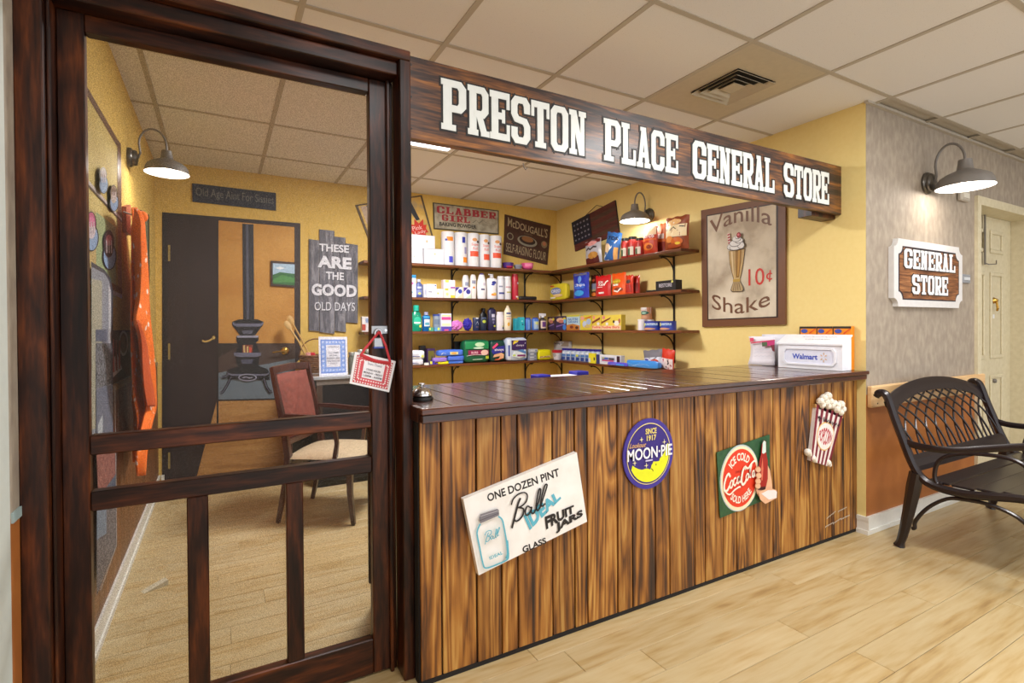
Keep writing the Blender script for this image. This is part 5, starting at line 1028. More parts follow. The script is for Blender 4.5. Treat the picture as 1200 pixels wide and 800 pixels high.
# 5 vanilla shake poster
VP = [(821.5, 246.5), (920.5, 228), (920.5, 380), (823, 383)]
t, s5, P, n_ = board_on('R', VP, 'milkshake_poster', 'vanilla shake ten cent painted poster in a brown frame on the right wall', mat('#6a4426', .5), .016)
A = Art(s5); A.rect(.0, .0, 1, 1, mat('#6b4226', .5)).rect(.075, .055, .925, .95, '#2a1612').rect(.09, .065, .905, .94, speck('parchment', '#a89a86', '#c8bda8', 5, .6, .03, c2='#d6ccb8'))
br = '#6a4630'
def arcv(cx_, w_, base, amp, hh, lean=0.): return lambda a, b_: (cx_-w_/2+w_*a, base+amp*sin(pi*a)+b_*hh)
A.text('Vanilla', 0, 0, 0, 0, br, .005, warp=lambda a, b_: (.12+.74*a, .75+.10*sin(pi*min(a*.9+.05, 1))*.9+.01*a+b_*.13))
A.text('Shake', 0, 0, 0, 0, br, .005, warp=lambda a, b_: (.14+.70*a, .155-.055*sin(pi*a)+b_*.125))
A.text('10', .60, .32, .78, .455, '#c02a22', .0); A.text('c', .80, .355, .865, .41, '#c02a22', .0); A.stroke([(.835, .34), (.845, .43)], .012, '#c02a22')
def U(x, y): return ((x-60)/430*.815+.09, .935-(y-95)/(715-95)*.87)          # from the enlarged crop of the poster
def pz(pts): return [U(*p_) for p_ in pts]
G = '#8a6a34'
A.poly(pz([(205, 318), (311, 318), (300, 400), (285, 470), (278, 490), (236, 490), (225, 450), (210, 390)]), '#3c2a1a')
A.poly(pz([(208, 320), (308, 320), (297, 400), (282, 470), (275, 488), (239, 488), (228, 450), (213, 390)]), speck('shake', '#a88a54', '#c8ac74', 4, .5, .0))
A.poly(pz([(250, 322), (290, 322), (284, 400), (272, 480), (252, 480)]), '#8a6420').poly(pz([(268, 322), (280, 322), (276, 400), (268, 470), (262, 470)]), '#b88c3c').poly(pz([(222, 324), (232, 324), (240, 470), (232, 450)]), '#d8c49a')
A.poly(pz([(234, 488), (280, 488), (280, 504), (234, 504)]), '#b8963c').poly(pz([(236, 504), (280, 504), (298, 535), (304, 555), (290, 564), (228, 562), (218, 550), (226, 528)]), '#3c2a1a')
A.poly(pz([(238, 505), (278, 505), (295, 535), (299, 553), (288, 560), (231, 558), (222, 549), (229, 528)]), '#b09a70')
for k in range(4): A.stroke(pz([(246+9*k, 508), (236+16*k, 556)]), .006, '#6a5030')
A.stroke(pz([(209, 215), (216, 285)]), .032, '#d8c8c0')
for k in range(4): A.stroke(pz([(203+2*k, 226+16*k), (219+2*k, 222+16*k)]), .012, '#a02c3c')
for (x_, y_, r1, r2) in ((225, 298, 24, 18), (258, 305, 40, 16), (292, 296, 22, 20), (255, 280, 36, 20), (280, 268, 26, 16), (266, 256, 28, 18), (274, 246, 16, 12)):
    A.disc(*U(x_, y_), r1/430*.83, r2/620*.88, '#5c5a5a', 16); A.h -= .0003; A.disc(*U(x_, y_-1), (r1-2.5)/430*.83, (r2-2.5)/620*.88, '#d8d8d8', 16)
A.disc(*U(281, 236), .027, .024, '#8c1c24', 14).disc(*U(279, 233), .012, .010, '#d87078', 10)
A.b.build('painting', t, world=True)
# 6 dark plank sign over the painted door
t, s6, P, n_ = board_on('B', [(225, 214.5), (323.5, 226), (323.5, 246.5), (225.5, 236)], 'plank_sign', 'narrow slate blue plank sign above the painted door, Old Age Aint For Sissies', speck('slate paint', '#1e2230', '#2c3040', 20, .6, .1))
A = Art(s6); A.text('Old Age Aint For Sissies', .04, .22, .97, .80, '#6e6a66', .0); A.b.build('print', t, world=True)
# 7 good old days boards
t = thing('days_sign', 'grey upright boards sign reading these are the good old days', 'sign', (.88, YB-.01, 1.55))
bx = [((362, 280), (374, 281.5), (374, 388), (362, 387)), ((374.2, 268.5), (392, 270.5), (392, 391), (374.5, 389)), ((392.2, 277), (405, 278.5), (405.5, 389), (392.4, 387.5)), ((405.3, 285), (419.5, 287), (419.5, 378.5), (405.6, 377.5))]
M_gw = wood('grey weathered board', [(.3, '#3a3a42'), (.48, '#63626c'), (.6, '#8a8890'), (.72, '#a09ea4')], 2, stretch=8, scale=9, rough=.7, bump=.1, warp=1.6)
Yf = YB-.016
for k, q4 in enumerate(bx):
    P = [onY(Yf, *p_) for p_ in q4]; g = .0006
    B().prism([P[0]+Vector((g, 0, 0)), P[1]-Vector((g, 0, 0)), P[2]-Vector((g, 0, 0)), P[3]+Vector((g, 0, 0))], (0, .0145, 0), M_gw).build('board', t, world=True)
A = Art(planeY(Yf)); lt = '#d4d4dc'; sh_ = '#35353c'
def T4(s_, x0, y0, x1, y1, h0_, h1_, bold):      # text between left and right photo columns with heights
    f_ = lambda dx, dy: (lambda a, b_: (x0+(x1-x0)*a+dx, (y0+(y1-y0)*a)-b_*(h0_+(h1_-h0_)*a)+dy))
    A.text(s_, 0, 0, 0, 0, sh_, bold, warp=f_(.7, .7)); A.text(s_, 0, 0, 0, 0, lt, bold, warp=f_(0, 0))
T4('THESE', 374, 294, 409, 296.5, 9, 9, .03); T4('ARE', 372, 313, 412, 316, 14, 14, .045); T4('THE', 382, 327, 403, 328.5, 9, 9, .03)
T4('GOOD', 365, 346, 418, 348.5, 14, 14.5, .045); T4('OLD DAYS', 368.5, 363.5, 416, 364.5, 10, 10, .01)
A.b.build('lettering', t, world=True)

# ------------------------------------------------------------------ painted door and stove on the back wall (a flat mural)
mu = thing('painted_door_mural', 'mural of an open dark door and iron stove painted on the back wall', 'mural', (.1, YB, 1.05))
A = Art(planeY(YB), step=.0004, h0=.001)
dk = wood('mural dark door', [(.3, '#241619'), (.5, '#2e1e20'), (.7, '#3a2a28')], 2, stretch=10, scale=8, rough=.6, bump=.03)
A.poly([(190, 248.5), (352, 261.5), (352, 420), (300, 470), (300, 560), (190, 562)], dk)
A.poly([(254, 258), (345, 266), (345, 402), (254, 402)], speck('mural ochre', '#b8823c', '#cc9a50', 3, .7, .03))
A.poly([(254, 402), (346, 402), (346, 560), (254, 560)], '#2c2420').poly([(254, 436), (290, 418), (346, 418), (346, 466), (254, 468)], '#6c7a86').poly([(254, 420), (286, 402), (346, 402), (346, 420), (254, 437)], '#4a3a34')
A.poly([(254, 470), (346, 468), (346, 560), (230, 560)], wood('mural floor', [(.3, '#9a6a34'), (.5, '#b8864a'), (.7, '#c89a5c')], 0, stretch=10, scale=7, rough=.6, bump=.02))
A.poly([(190, 249), (196, 249.5), (196, 562), (190, 562)], '#1e1418').poly([(190, 248.5), (254, 254), (254, 257), (190, 252)], '#1e1418').poly([(254, 257), (256, 257), (256, 498), (230, 528), (212, 562), (208, 562), (228, 526), (254, 497)], '#1c1216')
A.poly([(190, 500), (254, 497), (212, 562), (190, 562)], dk)
for y_ in (287, 402, 530): A.poly([(197, y_), (199.5, y_), (199.5, y_+19), (197, y_+19)], '#9a8448'); A.h -= .0004
ir = '#26262e'; ir2 = '#1a1a20'; hl = '#6c6e84'; hl2 = '#9698ac'
A.poly([(284, 262), (297, 263), (298, 375), (285, 375)], ir).poly([(288, 263), (291, 263), (292, 375), (289, 375)], '#4c4e60')
A.poly([(272, 377), (280, 374), (302, 374), (309, 377), (308, 381), (301, 390), (298, 394), (282, 394), (276, 386), (272, 381)], ir2).poly([(272.5, 377), (276, 379), (305, 379), (309, 377), (308, 380.5), (304, 382.5), (277, 382.5), (273, 380.5)], hl).poly([(283, 387), (297, 387), (295, 391), (285, 391)], '#5a5c70')
A.poly([(277, 394), (303, 394), (303, 399), (300, 401), (304, 412), (306, 417), (274, 417), (279, 404), (277, 399)], ir2).poly([(277.5, 393), (303, 393), (302.5, 395.5), (278, 395.5)], hl2)
A.poly([(284, 404), (296, 404), (296, 414.5), (284, 414.5)], '#7a3a2c').poly([(285, 405), (287, 404), (287.5, 414), (285.5, 414)], '#c8b078').poly([(289, 406), (291, 405), (291, 414), (289, 414)], '#c8b078').poly([(292, 406), (295, 408), (294, 414), (292, 414)], '#d0503c')
A.poly([(274, 413), (306, 413), (305.5, 416.5), (300, 418), (280, 418), (274.5, 416.5)], hl).poly([(276, 418), (304, 418), (303, 428), (298, 431), (281, 431), (277, 426)], ir2).poly([(282, 421), (297, 421), (295, 426), (284, 426)], '#4e5064')
A.poly([(267, 433), (281, 428), (302, 428), (313, 432), (316, 437), (316, 445), (267, 444), (265, 437)], ir2).poly([(266, 436), (272, 438), (312, 438), (315, 436), (315, 438), (311, 440), (272, 440), (266, 438)], hl)
for pts in ([(271, 441), (266, 451), (261, 459), (258.5, 459.5)], [(309, 443), (312, 452), (316, 458.5), (319, 458)], [(268, 438), (264, 441), (260.5, 441.5)]): A.stroke(smoothp(pts), 3.2, ir2).stroke(smoothp(pts), .9, hl)
A.disc(290, 442, 11, 4.4, hl2, 24).disc(290, 442, 9.4, 3.2, '#2a2a32', 24); A.stroke([(284, 442.4), (288, 441.2), (292, 442.6), (296, 441.8)], 1.2, hl2)
# small landscape painting in the mural
A.poly([(317, 305.5), (345, 307.5), (345, 337), (317, 335)], '#3a2016').poly([(319.5, 308.5), (345, 310), (345, 334.5), (319.5, 332.5)], '#a8c4dc').poly([(319.5, 322), (328, 319), (345, 321), (345, 334.5), (319.5, 332.5)], '#2f6a3c').poly([(319.5, 328), (330, 322), (345, 326), (345, 331), (319.5, 331)], '#4a8a48').poly([(322, 314), (328, 312.5), (334, 314.5), (328, 316)], '#e8eef4')
A.stroke(smoothp([(237, 399), (241, 400), (246, 398.5), (251, 395)]), 2.0, '#c8a85c').disc(250.5, 395.5, 2.2, 2.6, '#8a6c30', 12).disc(250.5, 395.5, 1.2, 1.5, '#d8bc70', 10)
A.b.build('painting', mu, world=True)
h0_ = onY(YB-.002, 334, 411)
hd = B()
hd.lathe([(.030, 0), (.032, .004), (.024, .010), (.012, .014), (.010, .045), (.013, .05)], M_brass, c=(h0_.x, 0, h0_.z), n=20, ax=1)
hd.v = [Vector((v.x, YB-.002-v.y, v.z)) for v in hd.v]
hd.tube([(h0_.x, YB-.052, h0_.z), (h0_.x-.03, YB-.054, h0_.z-.002), (h0_.x-.07, YB-.052, h0_.z-.004), (h0_.x-.10, YB-.05, h0_.z-.010)], [.008, .0075, .007, .006], M_brass, n=8)
hb = hd.build('door_lever', None, smooth=True); tag(hb, 'brass lever handle with round rosette right of the painted stove', 'door handle')

# ------------------------------------------------------------------ left wall: murals, wainscot
lw = thing('bakery_mural', 'mural of cakes on shelves seen in a brown window frame on the left wall', 'mural', (XL, 2.7, 1.7))
PL_ = planeX(XL, 1); A = Art(PL_, step=.0004, h0=.001)
A.poly([(60, 34), (137, 166), (137, 360), (60, 360)], speck('mural wall paint', '#c0a65a', '#cdb872', 3, .7, .02))
A.poly([(60, 210), (137, 268), (137, 345), (60, 280)], speck('mural wall paint 2', '#b89a5c', '#c2b07c', 3, .7, .02)).poly([(112, 248), (135, 266), (135, 350), (112, 330)], '#9aa87c')
A.poly([(60, 30), (137, 163), (141, 168), (142, 256), (137, 252), (137, 172), (60, 42)], '#6c4a34').poly([(137, 256), (141.5, 260), (142, 350), (137, 346)], '#b0845a')
A.poly([(60, 168), (100, 208), (142, 256), (142, 259), (100, 213), (60, 173)], '#c4b8b4').poly([(60, 173), (100, 213), (142, 259), (142, 261), (100, 216), (60, 176)], '#5a4434')
A.poly([(100, 326), (142, 345), (142, 350), (100, 331)], '#c4b8b4').poly([(104, 316), (142, 338), (142, 345), (104, 326)], '#8a5c34')
def cake(x_, y_, s_, c1, c2, c3):
    A.disc(x_+1*s_, y_+12*s_, 6.2*s_, 12*s_, '#1c1a22', 20).disc(x_+1*s_, y_+12*s_, 5.2*s_, 11*s_, '#8aa4c8', 20)
    A.disc(x_, y_, 4.9*s_, 11*s_, '#20141a', 20).disc(x_, y_, 4.0*s_, 10*s_, c1, 20).disc(x_, y_+6*s_, 3.8*s_, 7*s_, c2, 16).disc(x_, y_-2*s_, 2.6*s_, 5*s_, c3, 14)
    for k in range(3): A.stroke([(x_-2.2*s_+2*k*s_, y_-2*s_), (x_-2*s_+2*k*s_, y_+9*s_)], .8*s_, '#d8c8cc')
cake(125.5, 284, 1.35, '#4a2430', '#3c2028', '#b86878'); cake(103, 262, 1.35, '#c05a84', '#d8c8d0', '#d87aa0'); cake(129, 226, .9, '#8a6c54', '#c8b8a8', '#6c4c3c'); cake(115, 205, .9, '#9a8a7c', '#8aa4c8', '#7c6c6c')
A.poly([(99, 306), (116, 316), (123, 326), (126, 340), (126, 520), (99, 525)], '#3c3c46').poly([(99, 312), (115, 320), (121, 329), (123.5, 341), (123.5, 520), (99, 525)], '#8c909c')
A.poly([(99, 326), (112, 329), (112, 500), (99, 504)], '#a8a694').poly([(120, 332), (123, 342), (123, 520), (120, 520)], '#c4c4c8').poly([(104, 386), (118, 386), (118, 400), (104, 400)], '#5c6478')
A.poly([(104, 402), (123, 402), (123, 450), (104, 456)], speck('mural gravel', '#2c2c30', '#8a8a92', 120, .7, .0, lo=.4, hi=.6))
A.poly([(104, 456), (125, 450), (125, 530), (104, 530)], '#6e7486').poly([(106, 498), (112, 486), (112, 530), (106, 530)], '#b8c0c8')
A.poly([(104, 530), (127, 525), (128, 572), (106, 580)], speck('mural brick', '#7c4a44', '#a46a60', 60, .7, .0)).poly([(110, 580), (128, 556), (128, 590), (110, 600)], '#4c5c74')
A.poly([(104, 590), (128, 575), (128.5, 640), (108, 690), (104, 700)], speck('mural gravel 2', '#4a4448', '#8c8484', 120, .7, .0, lo=.4, hi=.6)).poly([(104, 596), (116, 588), (116, 626), (104, 634)], '#7c8ca0')
A.stroke([(126.5, 452), (128, 575), (128.5, 640), (108, 694)], .8, '#a8a8ac')
A.b.build('painting', lw, world=True)
ws = thing('wainscot_mural', 'brown panelled lower wall painted with a platter and hanging meat on the left', 'mural', (XL, 3.6, .6))
pa, pb = onX(XL, 150, 445), onX(XL, 150, 387)
A = Art(PL_, step=.0005, h0=.0006)
zt, zr = 1.20, .94
y_ = 2.42
while y_ < YB-.02:
    B().box((XL+.0002, y_+.0015, .1005), (XL+.0042, min(y_+.10, YB-.001)-.0015, zr-.012), M_wains).build('panel_board', ws, world=True); y_ += .10
B().box((XL+.0002, 2.6, zr-.012), (XL+.008, YB-.001, zr+.018), mat('#a08860', .5)).build('rail_strip', ws, world=True)
B().box((XL+.0002, 2.66, zr+.0185), (XL+.003, YB-.3, zt), mat('#4c2c1e', .6)).build('dark_panel', ws, world=True)
A = Art(planeX(XL+.003, 1), step=.0004); A.disc(144.5, 402, 5.4, 15, '#d8ccc4', 20).disc(144.5, 402, 4.0, 12, '#7a4c30', 20).disc(144, 398, 2.4, 5, '#a8784c', 12)
A.poly([(126.5, 424), (137, 415), (142.5, 432), (127, 447)], '#d8ccc8')
for k in range(4): A.stroke([(127.5+4*k, 396+1*k), (128+3.6*k, 412), (129+3.4*k, 438-2*k)], 2.2, ['#a83838', '#c05048', '#8c2c2c', '#b84a40'][k])
A.stroke([(130, 376), (130.4, 392)], .8, '#4a3a2c'); A.b.build('painting', ws, world=True)
# narrow frame by the corner
t, s8, P, n_ = board_on('L', [(166, 246), (175, 252), (175.5, 333), (166.5, 330)], 'narrow_picture', 'narrow dark green framed picture in the left corner behind the orange cloth', mat('#3a3a2c', .5), .01, 'picture')
A = Art(s8); A.rect(.2, .05, .8, .95, speck('dim picture', '#5c6450', '#8a8a6c', 20, .6, 0)); A.b.build('print', t, world=True)
# hook board and orange cloth
t, s9, P, n_ = board_on('L', [(148, 242), (153.5, 240), (153.5, 276), (148.5, 272)], 'hook_board', 'salmon painted hook board on the left wall holding the orange cloth', mat('#b8664a', .5), .018, 'hook board')
hk = onX(XL+.06, 158, 246)
B().tube([Vector((XL+.019, hk.y-.04, hk.z-.02)), Vector((XL+.05, hk.y-.03, hk.z-.03)), Vector((XL+.06, hk.y-.02, hk.z+.0))], .004, M_steel, n=6).build('hook', t, world=True)
M_or = bpy.data.materials.new('orange print cloth'); M_or.use_nodes = True; nt = M_or.node_tree; L = nt.links; bs = nt.nodes['Principled BSDF']
vo = nt.nodes.new('ShaderNodeTexVoronoi'); vo.inputs['Scale'].default_value = 16; tc = nt.nodes.new('ShaderNodeTexCoord'); L.new(tc.outputs['Object'], vo.inputs['Vector'])
r = ramp(nt, [(.16, '#f0d8c8'), (.24, '#f0761c'), (1., '#ee6a10')]); L.new(vo.outputs['Distance'], r.inputs['Fac']); L.new(r.outputs['Color'], bs.inputs['Base Color']); bs.inputs['Roughness'].default_value = .8
clt = thing('orange_cloth', 'orange flowered cloth hanging in folds from the hook board on the left wall', 'cloth', (XL+.07, hk.y, 1.3))
def drape(rows, x0, fold, seed, name, m_):
    n = 22; vs = []; fs = []; R_ = random.Random(seed); ph = R_.random()*6
    rows = smoothp(rows, 4)
    for j, (y_, l_, r__) in enumerate(rows):
        for i in range(n+1):
            u = i/n; p_ = onX(x0, l_+(r__-l_)*u, y_)
            am = fold*min(1, j/6)*(1-.3*j/len(rows))
            vs.append(Vector((x0+am*sin(u*3.2*pi+ph+j*.05)+.3*am*sin(u*9+j*.21), p_.y, p_.z)))
    for j in range(len(rows)-1):
        for i in range(n): k = j*(n+1)+i; fs.append((k, k+1, k+n+2, k+n+1))
    o = B().add(vs, fs, m_).build(name, clt, world=True, smooth=True); md = o.modifiers.new('thickness', 'SOLIDIFY'); md.thickness = .003; return o
drape([(243, 154, 158), (256, 155, 165), (280, 153, 166), (320, 152, 171), (360, 152, 175), (400, 152, 172), (440, 153, 168), (465, 153, 167), (490, 156, 170), (520, 156, 168), (541, 159, 163)], XL+.06, .018, 2, 'back_fold', M_or)
drape([(243, 156, 160), (252, 158, 166), (275, 158, 168), (310, 160, 172), (350, 160, 176), (375, 157, 176), (395, 162, 177), (430, 166, 180), (460, 168, 181.5), (478, 170, 182), (500, 166, 176), (530, 162, 170), (557, 164.5, 167)], XL+.10, .016, 8, 'front_fold', M_or)
M_or2 = mat('#c9521a', .8)
drape([(375, 159, 162), (392, 162, 169), (415, 163, 175), (440, 165, 178), (460, 168, 181), (476, 172, 181.5)], XL+.125, .008, 4, 'turned_hem', M_or2)
B().ball((XL+.085, hk.y, hk.z-.03), .03, M_or, n=12).build('knot', clt, world=True, smooth=True)

# ------------------------------------------------------------------ gooseneck lamps
def goose(base, n, reach, r, label, watts, drop=.02, arch=.17):
    """base = point on the wall, n = unit vector out of the wall"""
    n = Vector(n); bs_ = Vector(base)
    t = thing('gooseneck_lamp', label, 'wall lamp', tuple(bs_), group='gooseneck wall lamps')
    def ax_(prof, c, m, nn=24):
        s_ = n.cross(Vector((0, 0, 1))); b = B(); vs = []; fs = []
        for rr, d_ in prof:
            for i in range(nn):
                a = 2*pi*i/nn; vs.append(c+n*d_+s_*(rr*cos(a))+Vector((0, 0, rr*sin(a))))
        for j in range(len(prof)-1):
            for i in range(nn): k = (i+1) % nn; fs.append((j*nn+i, j*nn+k, (j+1)*nn+k, (j+1)*nn+i))
        fs.append(list(range(nn))); fs.append([(len(prof)-1)*nn+i for i in range(nn)][::-1])
        return b.add(vs, fs, m)
    k = r/.13
    ax_([(.060*k, .0008), (.062*k, .012), (.058*k, .02), (.050*k, .024), (.050*k, .034), (.044*k, .042), (.02, .046)], bs_, mat('#6a6660', .3, .8)).build('wall_plate', t, world=True, smooth=True)
    sc = bs_+n*reach+Vector((0, 0, -drop)); top = sc+Vector((0, 0, .125*k))
    st = bs_+n*.044+Vector((0, 0, .0)); pts = [st, st+n*.012+Vector((0, 0, .03))]
    h0 = bs_.z+.08; x1 = .05; x2 = reach
    cx_ = (x1+x2)/2; rr = (x2-x1)/2
    for a in [pi-pi*q/12 for q in range(13)]: pts.append(bs_+n*(cx_+rr*cos(a))+Vector((0, 0, max(top.z-bs_.z, .08)+arch*k*.62*sin(a))))
    pts.append(top-Vector((0, 0, .005)))
    B().tube(pts, .0065*k, M_iron, n=8).build('arm', t, world=True, smooth=True)
    out = [(.030, .0), (.031, .012), (.036, .05), (.040, .056), (.052, .062), (.088, .078), (.110, .094), (.120, .112), (.128, .146), (.131, .148)]
    inn = [(.127, .147), (.117, .116), (.106, .099), (.085, .084), (.045, .072)]
    z0 = top.z
    B().lathe([(a*k, z0-d_*k) for a, d_ in out], M_iron, c=(sc.x, sc.y, 0), n=32, cap=False).lathe([(.0001, z0), (.030*k, z0)], M_iron, c=(sc.x, sc.y, 0), n=32, cap=False).build('lamp_shade', t, world=True, smooth=True)
    shd = t.children[-1] if False else bpy.data.objects[max((o.name for o in t.children if o.name.startswith('lamp_shade')), default='lamp_shade')]
    B().lathe([(a*k, z0-d_*k) for a, d_ in inn]+[(.0001, z0-.07*k)], mat('#f4f2ee', .5, key='enamel'), c=(sc.x, sc.y, 0), n=32, cap=False).build('white_lining', shd, world=True, smooth=True)
    B().ball((sc.x, sc.y, z0-.108*k), .030*k, mat('#fff0dc', .5, emit=22., key='bulb'), n=12).build('bulb', shd, world=True, smooth=True)
    l = bpy.data.lights.new('bulb_light', 'POINT'); l.energy = watts; l.color = (1, .94, .88); l.shadow_soft_size = .03*k
    o = bpy.data.objects.new('bulb_light', l); o.location = (sc.x, sc.y, z0-.142*k); C.objects.link(o)
    return sc
goose((3.94, YG, 2.10), (0, -1, 0), .20, .146, 'weathered grey gooseneck lamp on the grey wall above the plaque', 5, drop=.045)
goose((XL, 3.42, 2.12), (1, 0, 0), .175, .108, 'gooseneck lamp on the left wall seen through the screen door', 3.5, drop=.045)
goose((XR, 3.33, 2.155), (-1, 0, 0), .17, .125, 'gooseneck lamp over the snack bags on the right store wall', 6, drop=.045)

# ------------------------------------------------------------------ on the counter
bo = thing('suggestion_box', 'white plastic box with a sloping lid at the right end of the counter', 'box', (3.12, 1.86, ZT+.0008))
Xf = 3.085; ya, yb = onX(Xf, 912, 433).y, onX(Xf, 987, 433).y; zb = ZT+.001; z1 = onX(Xf, 950, 403).z; z2 = onX(3.175, 960, 392).z
M_wp = mat('#e9ebf3', .32, coat=.2)
B().prism([(Xf, ya, zb), (3.178, ya, zb), (3.178, ya, z2-.004), (Xf, ya, z1)], (0, yb-ya, 0), M_wp).build('box_body', bo, world=True)
B().prism([(Xf-.008, ya+.006, z1-.006), (3.180, ya+.006, z2-.008), (3.180, ya+.006, z2+.001), (Xf-.008, ya+.006, z1+.004)], (0, yb-ya-.012, 0), M_wp).build('lid', bo, world=True)
fy = lambda u: ya+(yb-ya)*u
fz = lambda v: zb+(z1-zb)*v
fs_ = lambda u, v, h: Vector((Xf-h, fy(u), fz(v)))
oc = [(.08, .30), (.13, .15), (.87, .15), (.92, .30), (.92, .70), (.87, .85), (.13, .85), (.08, .70)]
ic = [(.115, .33), (.15, .22), (.85, .22), (.885, .33), (.885, .67), (.85, .78), (.15, .78), (.115, .67)]
b = B()
for k in range(8):
    n_ = (k+1) % 8; b.prism([fs_(*oc[k], .0002), fs_(*oc[n_], .0002), fs_(*ic[n_], .0002), fs_(*ic[k], .0002)], (-.006, 0, 0), M_wp)
b.build('panel_frame', bo, world=True)
A = Art(fs_); A.poly(ic, '#dcdff0'); A.text('Walmart', .24, .38, .64, .60, '#2c4ab8', .03)
for k in range(6):
    a = pi/2+k*pi/3; A.stroke([(.735+.025*cos(a), .49+.10*sin(a)*.9), (.735+.052*cos(a), .49+.21*sin(a)*.9)], .010, '#d8a458', 3.2)
A.b.build('print', bo, world=True)
lid = lambda u, v, h: Vector((Xf-.008+(3.180-Xf+.008)*v, fy(u), z1+.004+(z2+.001-z1-.004)*v+h))
A = Art(lid)
for (v0, u0, u1) in ((.72, .3, .85), (.45, .38, .78)):
    A.stroke([(u0+(u1-u0)*k/30, v0+.05*sin(k*2.3)) for k in range(31)], .012, '#a8aab4', .3)
A.b.build('lid_print', bo, world=True)
oy = [onX(3.19, 937, 388).y, onX(3.19, 957, 388).y, onX(3.19, 976, 388).y, onX(3.19, 998, 388).y]; zt_ = onX(3.19, 970, 382.5).z
for k in range(3):
    t = thing('orange_carton', ['left one of three small orange cartons standing behind the white box', 'middle one of three small orange cartons standing behind the white box', 'right one of three small orange cartons standing behind the white box'][k], 'carton', (3.205, (oy[k]+oy[k+1])/2, ZT+.0008), -pi/2)
    wd = oy[k]-oy[k+1]-.002; H = zt_-ZT
    B().box((-wd/2, -.017, 0), (wd/2, .017, H), mat('#e88a1c', .4), bev=.001).build('carton_body', t)
    A = Art(lambda u, v, h: Vector((-wd/2+wd*u, -.017-h, H*v))); A.rect(.0, .95, 1, 1, '#1c1a18').rect(.0, .0, .05, 1, '#1c1a18').disc(.3, .89, .2, .05, '#3c4ca0', 14).poly([(.6, .82), (.95, .93), (.95, .95), (.6, .85)], '#d83c1c'); A.b.build('label_print', t)
    A = Art(lambda u, v, h: Vector((-wd/2+wd*u, -.017+.034*v, H+h))); A.rect(.04, .1, .96, .9, '#c8c8c8')
    for q_ in range(6): A.poly([(.08+.15*q_, .15), (.14+.15*q_, .15), (.14+.15*q_, .85), (.08+.15*q_, .85)], '#3a3a3a'); A.h -= .0006
    A.b.build('top_print', t)
# leaflets standing left of the box
Xp = 3.13
lf = thing('leaflet_stack', 'white leaflets with a pink heading propped beside the white box', 'leaflets', tuple(onX(Xp, 895, 430)))
def leaf_(rows, x_, m_, nm):
    vs = []; fs = []
    for j, (y_, l_, r__) in enumerate(rows):
        for i in range(7): p_ = onX(x_+.012*sin(j*.7), l_+(r__-l_)*i/6, y_); p_.z = max(p_.z, ZT+.0012); vs.append(p_)
    for j in range(len(rows)-1):
        for i in range(6): k = j*7+i; fs.append((k, k+1, k+8, k+7))
    o = B().add(vs, fs, m_).build(nm, lf, world=True, smooth=True); md = o.modifiers.new('thickness', 'SOLIDIFY'); md.thickness = .0012
leaf_([(394, 877.5, 908), (400, 879, 908), (408, 880, 908), (416, 879.5, 908), (422, 878, 908), (428.3, 876.5, 908)], Xp, mat('#e4e2ec', .5), 'leaflet')
leaf_([(391.5, 893, 928), (400, 893, 928), (412, 893, 928), (429, 893, 928)], 3.197, mat('#d8d8e4', .5), 'leaflet')
A = Art(planeX(Xp-.006, -1), step=.0004); A.poly([(878.6, 396), (883, 395.6), (883.4, 400), (879, 400.4)], '#d84c6c').poly([(880, 401), (908, 397.8), (908, 399.3), (880, 402.5)], '#d03c60').poly([(893, 400.5), (908, 398.8), (908, 404.2), (893.5, 406)], '#c83a7c').poly([(893, 401), (899, 400.4), (899.5, 405), (893.5, 405.8)], '#4c6a4c').poly([(903, 404.3), (908, 403.8), (908, 412), (905.5, 411)], '#7c2c3c')
for k in range(3): A.stroke([(884+1.5*q_, 409+4*k+.3*sin(q_*2)) for q_ in range(15)], .35, '#b8b8c8')
A.b.build('print', lf, world=True)

# low ledge behind the counter with a tray on it
q0, q1 = onY(2.46, 629, 441), onY(2.46, 688, 437)
ldg = thing('work_ledge', 'low dark ledge just behind the counter top', 'table', (1.75, 2.45, 0))
B().box((1.35, 2.36, q0.z-.05), (2.15, 2.62, q0.z-.03), M_shelf).build('table_top', ldg, world=True)
for x_ in (1.37, 2.10):
    for y_ in (2.38, 2.57): B().box((x_, y_, .0), (x_+.03, y_+.03, q0.z-.0505), M_dark).build('leg', ldg, world=True)
ty = thing('utensil_tray', 'long low white tray with deep blue ends peeking over the counter back edge', 'tray', ((q0.x+q1.x)/2, 2.48, q0.z-.029))
def tx(a): return q0.x+(q1.x-q0.x)*a
for a0, a1, c_, h_ in ((0, .24, '#23238c', .036), (.24, .76, '#d8d4dc', .026), (.76, 1, '#23238c', .044)):
    B().box((tx(a0), 2.44, q0.z-.0295), (tx(a1)-.0005, 2.53, q0.z-.0295+h_), mat(c_, .35), bev=.004).build('tray_section', ty, world=True)

